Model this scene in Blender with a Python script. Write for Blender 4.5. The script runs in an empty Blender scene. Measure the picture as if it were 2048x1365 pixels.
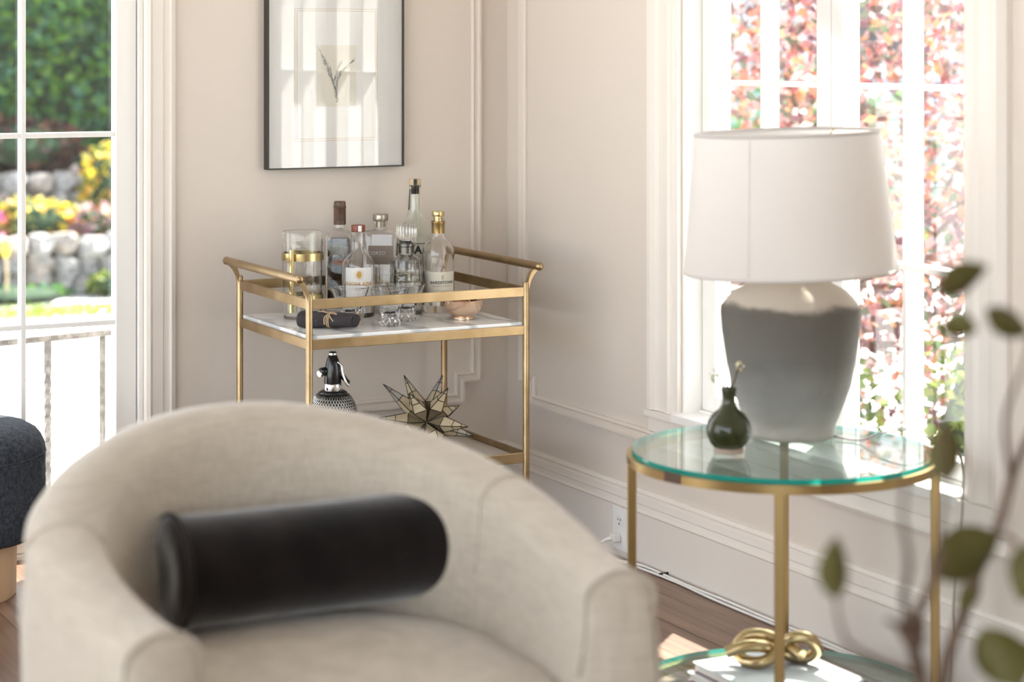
import bpy, math, random
from mathutils import Vector, Matrix, noise
random.seed(7)
PI = math.pi
S = bpy.context.scene
COL = S.collection

# ------------------------------------------------------------------ camera
TH = math.atan(2199 / 4200.0)
FWD = Vector((math.sin(TH), math.cos(TH), 0)); RGT = Vector((math.cos(TH), -math.sin(TH), 0))
cam = bpy.data.cameras.new('camera'); camo = bpy.data.objects.new('camera', cam); COL.objects.link(camo)
camo.location = (-2.758, -5.299, 1.30)
camo.rotation_euler = (PI / 2, 0, -TH)
cam.sensor_width = 36; cam.sensor_fit = 'HORIZONTAL'; cam.lens = 4200 / 2048 * 36
cam.shift_y = -585.5 / 2048
cam.clip_start = 0.05; cam.clip_end = 200
cam.dof.use_dof = True; cam.dof.focus_distance = 5.35; cam.dof.aperture_fstop = 2.7
S.camera = camo

# ------------------------------------------------------------------ world, sun, exposure
SUN_EL, SUN_AZ = math.radians(51.5), math.radians(48.5)     # azimuth measured from +y towards +x
w = bpy.data.worlds.new('world'); S.world = w; w.use_nodes = True
nt = w.node_tree; bg = nt.nodes['Background']
sky = nt.nodes.new('ShaderNodeTexSky'); sky.sky_type = 'NISHITA'; sky.sun_disc = False
sky.sun_elevation = SUN_EL; sky.sun_rotation = SUN_AZ; sky.air_density = 1.0; sky.dust_density = 1.6; sky.ozone_density = 1.0
hsv = nt.nodes.new('ShaderNodeHueSaturation'); hsv.inputs['Saturation'].default_value = 0.38
nt.links.new(sky.outputs[0], hsv.inputs['Color']); nt.links.new(hsv.outputs[0], bg.inputs[0])
bg.inputs[1].default_value = 0.30
sl = bpy.data.lights.new('sun', 'SUN'); sl.energy = 8.5; sl.angle = math.radians(0.6); sl.color = (1.0, 0.95, 0.87)
so = bpy.data.objects.new('sun', sl); COL.objects.link(so)
sd = Vector((math.sin(SUN_AZ) * math.cos(SUN_EL), math.cos(SUN_AZ) * math.cos(SUN_EL), math.sin(SUN_EL)))
so.rotation_euler = sd.to_track_quat('Z', 'Y').to_euler(); so.location = (4, 4, 6)
S.view_settings.view_transform = 'Standard'; S.view_settings.look = 'None'
S.view_settings.gamma = 1; S.view_settings.use_curve_mapping = False
S.view_settings.exposure = 1.72
S.cycles.max_bounces = 14; S.cycles.transmission_bounces = 14; S.cycles.transparent_max_bounces = 24; S.cycles.diffuse_bounces = 6
S.cycles.caustics_reflective = False; S.cycles.caustics_refractive = False
S.cycles.sample_clamp_indirect = 6.0

# ------------------------------------------------------------------ helpers
def tag(o, label=None, cat=None, group=None, kind=None):
    if label: o['label'] = label
    if cat: o['category'] = cat
    if group: o['group'] = group
    if kind: o['kind'] = kind
    return o

def empty(name, loc, rz=0, label=None, cat=None, group=None):
    o = bpy.data.objects.new(name, None); COL.objects.link(o); o.location = loc; o.rotation_euler = (0, 0, rz)
    o.empty_display_size = 0.05
    return tag(o, label, cat, group)

def link(name, me, parent=None):
    o = bpy.data.objects.new(name, me); COL.objects.link(o)
    if parent is not None: o.parent = parent
    return o

class MB:
    def __init__(s): s.v = []; s.f = []; s.T = Matrix.Identity(4)
    def add(s, vs, fs):
        b = len(s.v); s.v += [tuple(s.T @ Vector(p)) for p in vs]; s.f += [tuple(b + i for i in f) for f in fs]; return s
    def box(s, a, b):
        x0, y0, z0 = [min(p, q) for p, q in zip(a, b)]; x1, y1, z1 = [max(p, q) for p, q in zip(a, b)]
        return s.add([(x0,y0,z0),(x1,y0,z0),(x1,y1,z0),(x0,y1,z0),(x0,y0,z1),(x1,y0,z1),(x1,y1,z1),(x0,y1,z1)],
              [(0,3,2,1),(4,5,6,7),(0,1,5,4),(1,2,6,5),(2,3,7,6),(3,0,4,7)])
    def lathe(s, prof, n=32, c=(0, 0, 0), shape=None, mod=None):
        # prof: (r, z[, blend]) from the bottom up on the outside; shape(theta)->factor for blend 1
        vs = []; rings = []
        for p in prof:
            r, z = p[0], p[1]; bl = p[2] if len(p) > 2 else 0
            if r < 1e-6:
                rings.append([len(vs)]); vs.append((c[0], c[1], c[2] + z)); continue
            ring = []
            for k in range(n):
                t = 2 * PI * k / n
                q = r
                if shape and bl: q = r * (1 - bl) + r * shape(t) * bl
                if mod: q = mod(q, t, z)
                ring.append(len(vs)); vs.append((c[0] + q * math.cos(t), c[1] + q * math.sin(t), c[2] + z))
            rings.append(ring)
        fs = []
        for a, b in zip(rings, rings[1:]):
            if len(a) == 1 and len(b) == 1: continue
            for k in range(n):
                k2 = (k + 1) % n
                if len(a) == 1: fs.append((a[0], b[k2], b[k]))
                elif len(b) == 1: fs.append((a[k], a[k2], b[0]))
                else: fs.append((a[k], a[k2], b[k2], b[k]))
        return s.add(vs, fs)
    def tube(s, pts, r, n=8, closed=False, rot=None):
        pts = [Vector(p) for p in pts]; m = len(pts); rs = r if isinstance(r, (list, tuple)) else [r] * m
        tg = []
        for i in range(m):
            if closed: d = pts[(i + 1) % m] - pts[i - 1]
            else: d = pts[min(i + 1, m - 1)] - pts[max(i - 1, 0)]
            tg.append(d.normalized())
        up = Vector((0, 0, 1)) if abs(tg[0].z) < 0.9 else Vector((1, 0, 0))
        u = tg[0].cross(up).normalized(); vs = []; 
        for i in range(m):
            u = (u - tg[i] * u.dot(tg[i])).normalized(); v = tg[i].cross(u)
            for k in range(n):
                t = 2 * PI * k / n + (rot(i) if rot else 0)
                vs.append(pts[i] + (u * math.cos(t) + v * math.sin(t)) * rs[i])
        fs = []
        for i in range(m if closed else m - 1):
            j = (i + 1) % m
            for k in range(n):
                k2 = (k + 1) % n; fs.append((i * n + k, i * n + k2, j * n + k2, j * n + k))
        if not closed:
            fs.append(tuple(reversed(range(n)))); fs.append(tuple((m - 1) * n + k for k in range(n)))
        return s.add(vs, fs)
    def prism(s, poly, a, b, axes='xyz'):
        # poly in the first two axes, extruded from a to b on the third
        n = len(poly); idx = ['xyz'.index(c) for c in axes]
        def mk(p, q):
            o = [0, 0, 0]; o[idx[0]], o[idx[1]], o[idx[2]] = p[0], p[1], q; return tuple(o)
        vs = [mk(p, a) for p in poly] + [mk(p, b) for p in poly]
        return s.add(vs, [tuple(reversed(range(n))), tuple(range(n, 2 * n))] + [(k, (k + 1) % n, n + (k + 1) % n, n + k) for k in range(n)])
    def mesh(s, name, m, smooth=False, fix=True):
        me = bpy.data.meshes.new(name); me.from_pydata(s.v, [], s.f)
        if fix:
            import bmesh
            bm = bmesh.new(); bm.from_mesh(me); bmesh.ops.recalc_face_normals(bm, faces=bm.faces); bm.to_mesh(me); bm.free()
        if m is not None: me.materials.append(m)
        if smooth:
            for p in me.polygons: p.use_smooth = True
        me.update(); return me
    def build(s, name, m, parent=None, smooth=False, bevel=0, auto=None, fix=True, sub=0):
        o = link(name, s.mesh(name, m, smooth or auto is not None, fix), parent)
        if sub:
            md = o.modifiers.new('sub', 'SUBSURF'); md.levels = sub; md.render_levels = sub
        if bevel:
            md = o.modifiers.new('bevel', 'BEVEL'); md.width = bevel; md.segments = 2; md.limit_method = 'ANGLE'; md.angle_limit = math.radians(40)
        if auto is not None:
            o.data.set_sharp_from_angle(angle=math.radians(auto))
        return o

def BOX(name, a, b, m, parent=None, bevel=0): return MB().box(a, b).build(name, m, parent, bevel=bevel)

# ------------------------------------------------------------------ materials
def mat(name, col, rough=0.5, metal=0.0, var=None, vscale=8, bump=0, bscale=40, spec=None, sheen=0, coat=0, stretch=None, detail=3, trans=0, ior=1.45, transl=0):
    m = bpy.data.materials.new(name); m.use_nodes = True; n = m.node_tree; p = n.nodes['Principled BSDF']
    p.inputs['Base Color'].default_value = (*col, 1); p.inputs['Roughness'].default_value = rough; p.inputs['Metallic'].default_value = metal
    if spec is not None: p.inputs['Specular IOR Level'].default_value = spec
    if sheen: p.inputs['Sheen Weight'].default_value = sheen; p.inputs['Sheen Roughness'].default_value = 0.4
    if coat: p.inputs['Coat Weight'].default_value = coat; p.inputs['Coat Roughness'].default_value = 0.1
    if trans: p.inputs['Transmission Weight'].default_value = trans; p.inputs['IOR'].default_value = ior
    tc = n.nodes.new('ShaderNodeTexCoord'); vec = tc.outputs['Object']
    if stretch:
        mp = n.nodes.new('ShaderNodeMapping'); mp.inputs['Scale'].default_value = stretch; n.links.new(vec, mp.inputs[0]); vec = mp.outputs[0]
    if var is not None:
        nz = n.nodes.new('ShaderNodeTexNoise'); nz.inputs['Scale'].default_value = vscale; nz.inputs['Detail'].default_value = detail
        n.links.new(vec, nz.inputs['Vector'])
        cr = n.nodes.new('ShaderNodeValToRGB'); cr.color_ramp.elements[0].position = 0.35; cr.color_ramp.elements[1].position = 0.65
        cr.color_ramp.elements[0].color = (*col, 1); cr.color_ramp.elements[1].color = (*var, 1)
        n.links.new(nz.outputs[0], cr.inputs[0]); n.links.new(cr.outputs[0], p.inputs['Base Color'])
    if bump:
        bz = n.nodes.new('ShaderNodeTexNoise'); bz.inputs['Scale'].default_value = bscale; bz.inputs['Detail'].default_value = 4
        n.links.new(vec, bz.inputs['Vector'])
        b = n.nodes.new('ShaderNodeBump'); b.inputs['Strength'].default_value = bump; b.inputs['Distance'].default_value = 0.01
        n.links.new(bz.outputs[0], b.inputs['Height']); n.links.new(b.outputs[0], p.inputs['Normal'])
    if transl:
        tr = n.nodes.new('ShaderNodeBsdfTranslucent'); mx = n.nodes.new('ShaderNodeMixShader'); mx.inputs[0].default_value = transl
        src = p.inputs['Base Color'].links[0].from_socket if p.inputs['Base Color'].is_linked else None
        if src: n.links.new(src, tr.inputs[0])
        else: tr.inputs[0].default_value = (*col, 1)
        n.links.new(p.outputs[0], mx.inputs[1]); n.links.new(tr.outputs[0], mx.inputs[2])
        n.links.new(mx.outputs[0], n.nodes['Material Output'].inputs[0])
    return m

def thin_glass(name, tint=(1, 1, 1), gain=1.0, rough=0.0, ior=1.5):
    m = bpy.data.materials.new(name); m.use_nodes = True; n = m.node_tree; n.nodes.remove(n.nodes['Principled BSDF'])
    t = n.nodes.new('ShaderNodeBsdfTransparent'); t.inputs[0].default_value = (*tint, 1)
    g = n.nodes.new('ShaderNodeBsdfGlossy'); g.inputs['Roughness'].default_value = rough
    lw = n.nodes.new('ShaderNodeLayerWeight'); pw = n.nodes.new('ShaderNodeMath'); pw.operation = 'POWER'; pw.inputs[1].default_value = 5
    n.links.new(lw.outputs['Facing'], pw.inputs[0])
    fr = n.nodes.new('ShaderNodeMath'); fr.operation = 'MULTIPLY_ADD'; fr.inputs[1].default_value = 0.955; fr.inputs[2].default_value = 0.045
    n.links.new(pw.outputs[0], fr.inputs[0])
    mu = n.nodes.new('ShaderNodeMath'); mu.operation = 'MULTIPLY'; mu.use_clamp = True; mu.inputs[1].default_value = gain
    mx = n.nodes.new('ShaderNodeMixShader')
    n.links.new(fr.outputs[0], mu.inputs[0]); n.links.new(mu.outputs[0], mx.inputs[0])
    n.links.new(t.outputs[0], mx.inputs[1]); n.links.new(g.outputs[0], mx.inputs[2]); n.links.new(mx.outputs[0], n.nodes['Material Output'].inputs[0])
    return m

def leaf_mat(name, cols, transl=0.5, rough=0.35):
    m = bpy.data.materials.new(name); m.use_nodes = True; n = m.node_tree; p = n.nodes['Principled BSDF']; p.inputs['Roughness'].default_value = rough
    gi = n.nodes.new('ShaderNodeNewGeometry'); cr = n.nodes.new('ShaderNodeValToRGB'); cr.color_ramp.interpolation = 'CONSTANT'
    while len(cr.color_ramp.elements) < len(cols): cr.color_ramp.elements.new(0.5)
    for i, c in enumerate(cols):
        cr.color_ramp.elements[i].position = i / len(cols); cr.color_ramp.elements[i].color = (*c, 1)
    n.links.new(gi.outputs['Random Per Island'], cr.inputs[0]); n.links.new(cr.outputs[0], p.inputs['Base Color'])
    tr = n.nodes.new('ShaderNodeBsdfTranslucent'); n.links.new(cr.outputs[0], tr.inputs[0])
    mx = n.nodes.new('ShaderNodeMixShader'); mx.inputs[0].default_value = transl
    n.links.new(p.outputs[0], mx.inputs[1]); n.links.new(tr.outputs[0], mx.inputs[2]); n.links.new(mx.outputs[0], n.nodes['Material Output'].inputs[0])
    return m

def marble_mat():
    m = mat('white_marble', (0.86, 0.86, 0.85), 0.12); n = m.node_tree; p = n.nodes['Principled BSDF']
    tc = n.nodes.new('ShaderNodeTexCoord'); wv = n.nodes.new('ShaderNodeTexWave'); wv.inputs['Scale'].default_value = 2.2
    wv.inputs['Distortion'].default_value = 9; wv.inputs['Detail'].default_value = 4; wv.inputs['Detail Scale'].default_value = 1.6
    cr = n.nodes.new('ShaderNodeValToRGB'); cr.color_ramp.elements[0].position = 0.0; cr.color_ramp.elements[0].color = (0.52, 0.53, 0.54, 1)
    cr.color_ramp.elements[1].position = 0.16; cr.color_ramp.elements[1].color = (0.86, 0.86, 0.85, 1)
    n.links.new(tc.outputs['Object'], wv.inputs['Vector']); n.links.new(wv.outputs[0], cr.inputs[0]); n.links.new(cr.outputs[0], p.inputs['Base Color'])
    return m

def urn_mat():
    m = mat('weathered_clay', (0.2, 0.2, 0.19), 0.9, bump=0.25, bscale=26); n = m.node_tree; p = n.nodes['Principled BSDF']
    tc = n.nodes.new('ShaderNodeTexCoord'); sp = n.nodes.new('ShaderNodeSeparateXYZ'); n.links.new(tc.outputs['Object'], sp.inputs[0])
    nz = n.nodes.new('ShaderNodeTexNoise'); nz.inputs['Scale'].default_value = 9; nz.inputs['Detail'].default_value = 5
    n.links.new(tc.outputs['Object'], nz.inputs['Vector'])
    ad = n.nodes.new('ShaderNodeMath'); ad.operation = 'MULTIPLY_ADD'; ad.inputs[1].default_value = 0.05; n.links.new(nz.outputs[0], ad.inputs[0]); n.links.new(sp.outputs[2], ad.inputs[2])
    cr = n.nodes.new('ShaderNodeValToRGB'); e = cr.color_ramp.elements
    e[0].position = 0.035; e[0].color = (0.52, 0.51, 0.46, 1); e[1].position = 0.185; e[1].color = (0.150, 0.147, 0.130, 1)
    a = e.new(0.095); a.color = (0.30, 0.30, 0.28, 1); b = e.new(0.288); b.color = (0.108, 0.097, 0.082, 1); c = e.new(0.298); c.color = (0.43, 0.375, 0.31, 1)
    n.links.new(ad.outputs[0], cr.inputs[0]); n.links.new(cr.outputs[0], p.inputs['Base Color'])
    return m

def wood_mat(name, a, b, rough=0.35):
    m = mat(name, a, rough, bump=0.05, bscale=30, stretch=(1, 0.06, 1)); n = m.node_tree; p = n.nodes['Principled BSDF']
    tc = n.nodes.new('ShaderNodeTexCoord'); oi = n.nodes.new('ShaderNodeObjectInfo')
    mp = n.nodes.new('ShaderNodeMapping'); mp.inputs['Scale'].default_value = (26, 1.6, 26); n.links.new(tc.outputs['Object'], mp.inputs[0])
    cb = n.nodes.new('ShaderNodeCombineXYZ'); mu = n.nodes.new('ShaderNodeMath'); mu.operation = 'MULTIPLY'; mu.inputs[1].default_value = 40
    n.links.new(oi.outputs['Random'], mu.inputs[0]); n.links.new(mu.outputs[0], cb.inputs[1]); n.links.new(cb.outputs[0], mp.inputs['Location'])
    nz = n.nodes.new('ShaderNodeTexNoise'); nz.inputs['Scale'].default_value = 1.5; nz.inputs['Detail'].default_value = 6; nz.inputs['Distortion'].default_value = 1.2
    n.links.new(mp.outputs[0], nz.inputs['Vector'])
    cr = n.nodes.new('ShaderNodeValToRGB'); cr.color_ramp.elements[0].position = 0.3; cr.color_ramp.elements[1].position = 0.7
    cr.color_ramp.elements[0].color = (*a, 1); cr.color_ramp.elements[1].color = (*b, 1)
    n.links.new(nz.outputs[0], cr.inputs[0])
    hs = n.nodes.new('ShaderNodeHueSaturation'); mr = n.nodes.new('ShaderNodeMapRange'); mr.inputs[3].default_value = 0.8; mr.inputs[4].default_value = 1.2
    n.links.new(oi.outputs['Random'], mr.inputs[0]); n.links.new(mr.outputs[0], hs.inputs['Value']); n.links.new(cr.outputs[0], hs.inputs['Color'])
    n.links.new(hs.outputs[0], p.inputs['Base Color'])
    return m

def weave_mat(name, a, b, sc=420, transl=0, rough=0.9):
    m = mat(name, a, rough, sheen=0.45); n = m.node_tree; p = n.nodes['Principled BSDF']
    tc = n.nodes.new('ShaderNodeTexCoord'); outs = []
    for st in ((sc, sc, 12), (22, 22, sc)):
        mp = n.nodes.new('ShaderNodeMapping'); mp.inputs['Scale'].default_value = st; n.links.new(tc.outputs['Object'], mp.inputs[0])
        nz = n.nodes.new('ShaderNodeTexNoise'); nz.inputs['Scale'].default_value = 1; nz.inputs['Detail'].default_value = 2
        n.links.new(mp.outputs[0], nz.inputs['Vector']); outs.append(nz.outputs[0])
    ad = n.nodes.new('ShaderNodeMath'); ad.operation = 'ADD'; n.links.new(outs[0], ad.inputs[0]); n.links.new(outs[1], ad.inputs[1])
    mr = n.nodes.new('ShaderNodeMapRange'); mr.inputs[1].default_value = 0.75; mr.inputs[2].default_value = 1.25; n.links.new(ad.outputs[0], mr.inputs[0])
    mx = n.nodes.new('ShaderNodeMix'); mx.data_type = 'RGBA'; mx.inputs[6].default_value = (*a, 1); mx.inputs[7].default_value = (*b, 1)
    n.links.new(mr.outputs[0], mx.inputs[0]); n.links.new(mx.outputs[2], p.inputs['Base Color'])
    bp = n.nodes.new('ShaderNodeBump'); bp.inputs['Strength'].default_value = 0.15; bp.inputs['Distance'].default_value = 0.002
    n.links.new(ad.outputs[0], bp.inputs['Height']); n.links.new(bp.outputs[0], p.inputs['Normal'])
    return m

M = dict(
    wall=mat('wall_paint', (0.66, 0.595, 0.53), 0.55, bump=0.04, bscale=60),
    trim=mat('trim_paint', (0.75, 0.70, 0.645), 0.4),
    white=mat('window_paint', (0.80, 0.79, 0.765), 0.35),
    ceil=mat('ceiling_paint', (0.82, 0.81, 0.79), 0.8),
    plank=wood_mat('floor_oak', (0.115, 0.062, 0.038), (0.25, 0.148, 0.095), 0.34),
    brass=mat('antique_brass', (0.30, 0.205, 0.105), 0.36, 1.0, var=(0.40, 0.29, 0.165), vscale=14, bump=0.03, bscale=90),
    gold=mat('polished_brass', (0.60, 0.475, 0.235), 0.25, 1.0),
    tgold=mat('satin_gold', (0.42, 0.295, 0.13), 0.34, 1.0),
    marble=marble_mat(), urn=urn_mat(),
    glass=mat('clear_glass', (1, 1, 1), 0.0, trans=1, ior=1.42),
    gglass=mat('green_glass', (0.93, 0.975, 0.945), 0.0, trans=1, ior=1.45),
    ripple=mat('rippled_glass', (0.99, 1, 0.99), 0.0, trans=1, ior=1.36, bump=0.10, bscale=30),
    pane=thin_glass('window_glass', (0.98, 0.99, 0.985)),
    pglass=thin_glass('picture_glass', (1, 1, 1), 1.5),
    tglass=thin_glass('table_glass', (0.86, 0.96, 0.93), 1.3),
    tedge=mat('glass_edge', (0.015, 0.40, 0.33), 0.1, transl=0.5),
    black=mat('black_plastic', (0.012, 0.012, 0.013), 0.18),
    frame=mat('black_metal_frame', (0.02, 0.018, 0.015), 0.4),
    chrome=mat('chrome', (0.82, 0.82, 0.82), 0.08, 1.0),
    mesh=mat('steel_mesh', (0.55, 0.54, 0.52), 0.28, 1.0),
    linen=weave_mat('beige_linen', (0.52, 0.468, 0.39), (0.385, 0.34, 0.275)),
    velvet=mat('charcoal_velvet', (0.005, 0.0038, 0.0034), 0.9, var=(0.014, 0.0105, 0.0095), vscale=9, sheen=0.8, bump=0.25, bscale=14, spec=0.03),
    piping=mat('velvet_piping', (0.016, 0.012, 0.011), 0.85, sheen=0.25, spec=0.1),
    shade=mat('white_linen_shade', (0.68, 0.645, 0.615), 0.9, bump=0.05, bscale=300, transl=0.24),
    paper=mat('white_paper', (0.78, 0.775, 0.75), 0.7), mount=mat('mount_board', (0.74, 0.74, 0.725), 0.8),
    cream=mat('cream_paper', (0.70, 0.66, 0.56), 0.8), ink=mat('grey_ink', (0.10, 0.11, 0.10), 0.9), goldline=mat('tan_line', (0.60, 0.44, 0.28), 0.6),
    taupe=mat('taupe_label', (0.30, 0.245, 0.205), 0.6), copper=mat('hammered_copper', (0.74, 0.50, 0.35), 0.25, 0.85, var=(0.85, 0.66, 0.50), vscale=12, bump=0.08, bscale=30),
    cork=mat('pale_cork', (0.55, 0.42, 0.27), 0.8), blacktext=mat('black_print', (0.02, 0.02, 0.02), 0.6), goldtext=mat('gold_print', (0.55, 0.33, 0.09), 0.4, 0.4),
    seal=mat('dark_brown_seal', (0.055, 0.030, 0.020), 0.45, var=(0.12, 0.065, 0.04), vscale=60), redwood=mat('red_brown_wood', (0.19, 0.045, 0.018), 0.4),
    botan=mat('dried_botanicals', (0.05, 0.03, 0.018), 0.8, var=(0.22, 0.13, 0.07), vscale=60, bump=0.5, bscale=90),
    pinklabel=mat('copper_label', (0.48, 0.24, 0.17), 0.4), pewter=mat('pewter', (0.36, 0.32, 0.27), 0.3, 1.0), darksteel=mat('dark_steel', (0.16, 0.15, 0.14), 0.28, 1.0),
    napkin=mat('charcoal_linen', (0.040, 0.034, 0.038), 0.95, bump=0.2, bscale=160), twine=mat('jute_twine', (0.50, 0.37, 0.24), 0.9),
    orange=mat('dried_orange', (0.30, 0.10, 0.03), 0.6, var=(0.12, 0.03, 0.012), vscale=50), rind=mat('orange_rind', (0.62, 0.40, 0.14), 0.6),
    mirror=mat('antique_glass', (0.60, 0.50, 0.33), 0.3, 0.0, var=(0.66, 0.57, 0.40), vscale=20), smoke=mat('clear_antique_glass', (0.62, 0.60, 0.56), 0.15, 0.3, bump=0.2, bscale=60),
    came=mat('lead_came', (0.05, 0.043, 0.032), 0.45, 0.6), tray=mat('tray_glass', (0.62, 0.57, 0.51), 0.12),
    greenvase=mat('dark_green_glaze', (0.020, 0.030, 0.010), 0.16, var=(0.055, 0.055, 0.018), vscale=9), bareclay=mat('bare_clay', (0.50, 0.40, 0.32), 0.8),
    twig=mat('twig_bark', (0.09, 0.05, 0.035), 0.8), petal=mat('cream_petal', (0.85, 0.80, 0.55), 0.6, transl=0.3), bud=mat('green_bud', (0.45, 0.48, 0.25), 0.6, transl=0.3), yellow=mat('yellow_petal', (0.85, 0.60, 0.05), 0.6),
    boucle=mat('navy_boucle', (0.014, 0.019, 0.026), 0.95, var=(0.045, 0.055, 0.072), vscale=120, bump=1.0, bscale=150), ash=mat('pale_ash_wood', (0.62, 0.42, 0.24), 0.45, var=(0.70, 0.50, 0.31), vscale=3, stretch=(8, 8, 0.6)),
    knot=mat('brushed_gold', (0.52, 0.40, 0.22), 0.26, 1.0), bookc=mat('pale_blue_cloth', (0.66, 0.70, 0.72), 0.6), bookw=mat('white_book_cover', (0.80, 0.80, 0.79), 0.4), bookb=mat('plum_board', (0.16, 0.09, 0.12), 0.6), pages=mat('book_pages', (0.78, 0.75, 0.69), 0.9, stretch=(1, 1, 90), var=(0.66, 0.63, 0.57), vscale=8),
    cable=mat('white_cable', (0.80, 0.79, 0.77), 0.4), cord=mat('grey_clear_cord', (0.40, 0.37, 0.34), 0.3), plate=mat('white_plastic', (0.82, 0.81, 0.79), 0.3), slot=mat('slot_dark', (0.03, 0.03, 0.03), 0.5),
    leaf=mat('olive_leaf', (0.085, 0.076, 0.012), 0.6, var=(0.12, 0.105, 0.022), vscale=30, transl=0.25), bark=mat('branch_bark', (0.075, 0.045, 0.028), 0.85, var=(0.14, 0.09, 0.06), vscale=40),
    ceramic=mat('stoneware', (0.55, 0.52, 0.47), 0.6),
    iron=mat('weathered_iron', (0.20, 0.19, 0.185), 0.55, 0.3, var=(0.10, 0.095, 0.09), vscale=50, bump=0.3, bscale=80),
    concrete=mat('pale_concrete', (0.60, 0.595, 0.575), 0.9, var=(0.54, 0.535, 0.52), vscale=0.6), soil=mat('dark_soil', (0.07, 0.05, 0.035), 0.95),
    stoneA=mat('grey_stone', (0.20, 0.20, 0.205), 0.9, var=(0.33, 0.315, 0.295), vscale=5, bump=0.4, bscale=12), stoneB=mat('warm_stone', (0.30, 0.25, 0.21), 0.9, var=(0.23, 0.22, 0.21), vscale=4, bump=0.4, bscale=12),
    grass=leaf_mat('lawn_blade', [(0.16, 0.26, 0.03), (0.22, 0.32, 0.04), (0.30, 0.36, 0.06)]),
    hedge=leaf_mat('hedge_leaf', [(0.07, 0.19, 0.05), (0.13, 0.31, 0.05), (0.05, 0.17, 0.09), (0.20, 0.38, 0.06), (0.08, 0.23, 0.13)]),
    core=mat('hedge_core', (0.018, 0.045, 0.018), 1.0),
    purple=leaf_mat('purple_leaf', [(0.05, 0.02, 0.03), (0.09, 0.03, 0.035), (0.14, 0.06, 0.03), (0.05, 0.08, 0.03)]),
    flower_y=leaf_mat('yellow_flower', [(0.80, 0.62, 0.04), (0.75, 0.40, 0.05), (0.25, 0.30, 0.05), (0.82, 0.72, 0.20)]),
    flower_o=leaf_mat('mauve_flower', [(0.50, 0.28, 0.33), (0.65, 0.30, 0.10), (0.30, 0.17, 0.2), (0.55, 0.48, 0.42)]),
    flower_p=leaf_mat('pink_flower', [(0.75, 0.10, 0.30), (0.06, 0.14, 0.04), (0.08, 0.18, 0.05), (0.10, 0.2, 0.05), (0.70, 0.06, 0.22)]),
    rose=leaf_mat('white_rose', [(0.85, 0.80, 0.70), (0.85, 0.72, 0.62), (0.80, 0.55, 0.40)]),
    maple=leaf_mat('red_leaf', [(0.30, 0.075, 0.07), (0.42, 0.16, 0.10), (0.15, 0.06, 0.08), (0.48, 0.22, 0.10), (0.40, 0.18, 0.18), (0.12, 0.06, 0.05), (0.50, 0.36, 0.35), (0.08, 0.11, 0.06)], 0.4, 0.16),
    shrub=leaf_mat('lime_leaf', [(0.13, 0.20, 0.03), (0.20, 0.26, 0.045), (0.07, 0.13, 0.03), (0.25, 0.28, 0.06)]),
    siding=mat('blue_grey_siding', (0.36, 0.42, 0.47), 0.7), roof=mat('grey_shingle', (0.16, 0.16, 0.17), 0.9), dark=mat('dark_window', (0.05, 0.06, 0.07), 0.1),
)

def text(body, size, m, parent, fn, name='lettering', bold=0.0, align='CENTER', space=1.0):
    cu = bpy.data.curves.new('t', 'FONT'); cu.body = body; cu.size = size; cu.align_x = align; cu.align_y = 'CENTER'
    cu.resolution_u = 3; cu.offset = bold; cu.space_character = space
    o = bpy.data.objects.new('t', cu); COL.objects.link(o); dg = bpy.context.evaluated_depsgraph_get()
    me = bpy.data.meshes.new_from_object(o.evaluated_get(dg)); bpy.data.objects.remove(o); bpy.data.curves.remove(cu)
    for v in me.vertices: v.co = Vector(fn(v.co.x, v.co.y))
    me.materials.clear(); me.materials.append(m); me.name = name
    return link(name, me, parent)

# facing: angle (from +x) of the horizontal direction towards the camera
FACE = math.atan2(-FWD.y, -FWD.x)
def wrap(r, z0, a0=FACE, off=0.0006):   # text on a cylinder of radius r about the thing's own axis
    return lambda x, y: ((r + off) * math.cos(a0 + x / r), (r + off) * math.sin(a0 + x / r), z0 + y)

def strip(r, z0, z1, a0, a1, n=18, th=0.0008, shape=None):    # a curved label band
    mb = MB(); vs = []; 
    for k in range(n + 1):
        t = a0 + (a1 - a0) * k / n; q = r * (shape(t) if shape else 1)
        for rr in (q, q + th):
            for z in (z0, z1): vs.append((rr * math.cos(t), rr * math.sin(t), z))
    fs = []
    for k in range(n):
        a, b = 4 * k, 4 * k + 4
        fs += [(a, b, b + 1, a + 1), (a + 2, a + 3, b + 3, b + 2), (a + 1, b + 1, b + 3, a + 3), (a, a + 2, b + 2, b)]
    fs += [(0, 1, 3, 2), (4 * n, 4 * n + 2, 4 * n + 3, 4 * n + 1)]
    return mb.add(vs, fs)

def superell(p, ax=1.0, ay=1.0, rot=0.0):
    def g(t):
        c, s_ = abs(math.cos(t - rot)) / ax, abs(math.sin(t - rot)) / ay
        return (c ** p + s_ ** p) ** (-1.0 / p)
    return g

# ================================================================== THE ROOM
def struct(o): o['kind'] = 'structure'; return o
ZC = 2.75
# floor with planks that run along y
fl = struct(BOX('floor', (-6.2, -8.6, -0.12), (0.0, 0.0, -0.014), M['plank']))
pm = {}
row = 0; x = 0.0
while x > -3.3:
    y = -random.uniform(0, 1.2); ys = [0.0]
    while y > -6.4:
        ys.append(y); y -= random.uniform(0.9, 1.7)
    ys.append(-6.4)
    for a, b in zip(ys, ys[1:]):
        L = round(a - b, 3)
        if L < 0.05: continue
        o = MB().box((-0.1192, -L + 0.0006, -0.014), (-0.0006, -0.0006, random.choice([0, -0.0004, -0.0008]))).build('plank', M['plank'], fl)
        o.location = (x, a, 0)
    x -= 0.12
BOX('plank', (-6.2, -8.6, -0.014), (x - 0.0006, 0, -0.001), M['plank'], fl)
BOX('plank', (x, -8.6, -0.014), (0, -6.401, -0.001), M['plank'], fl)
struct(BOX('wall_front', (-3.3, -8.7, -0.12), (0.12, -8.6, ZC), M['wall']))
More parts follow.
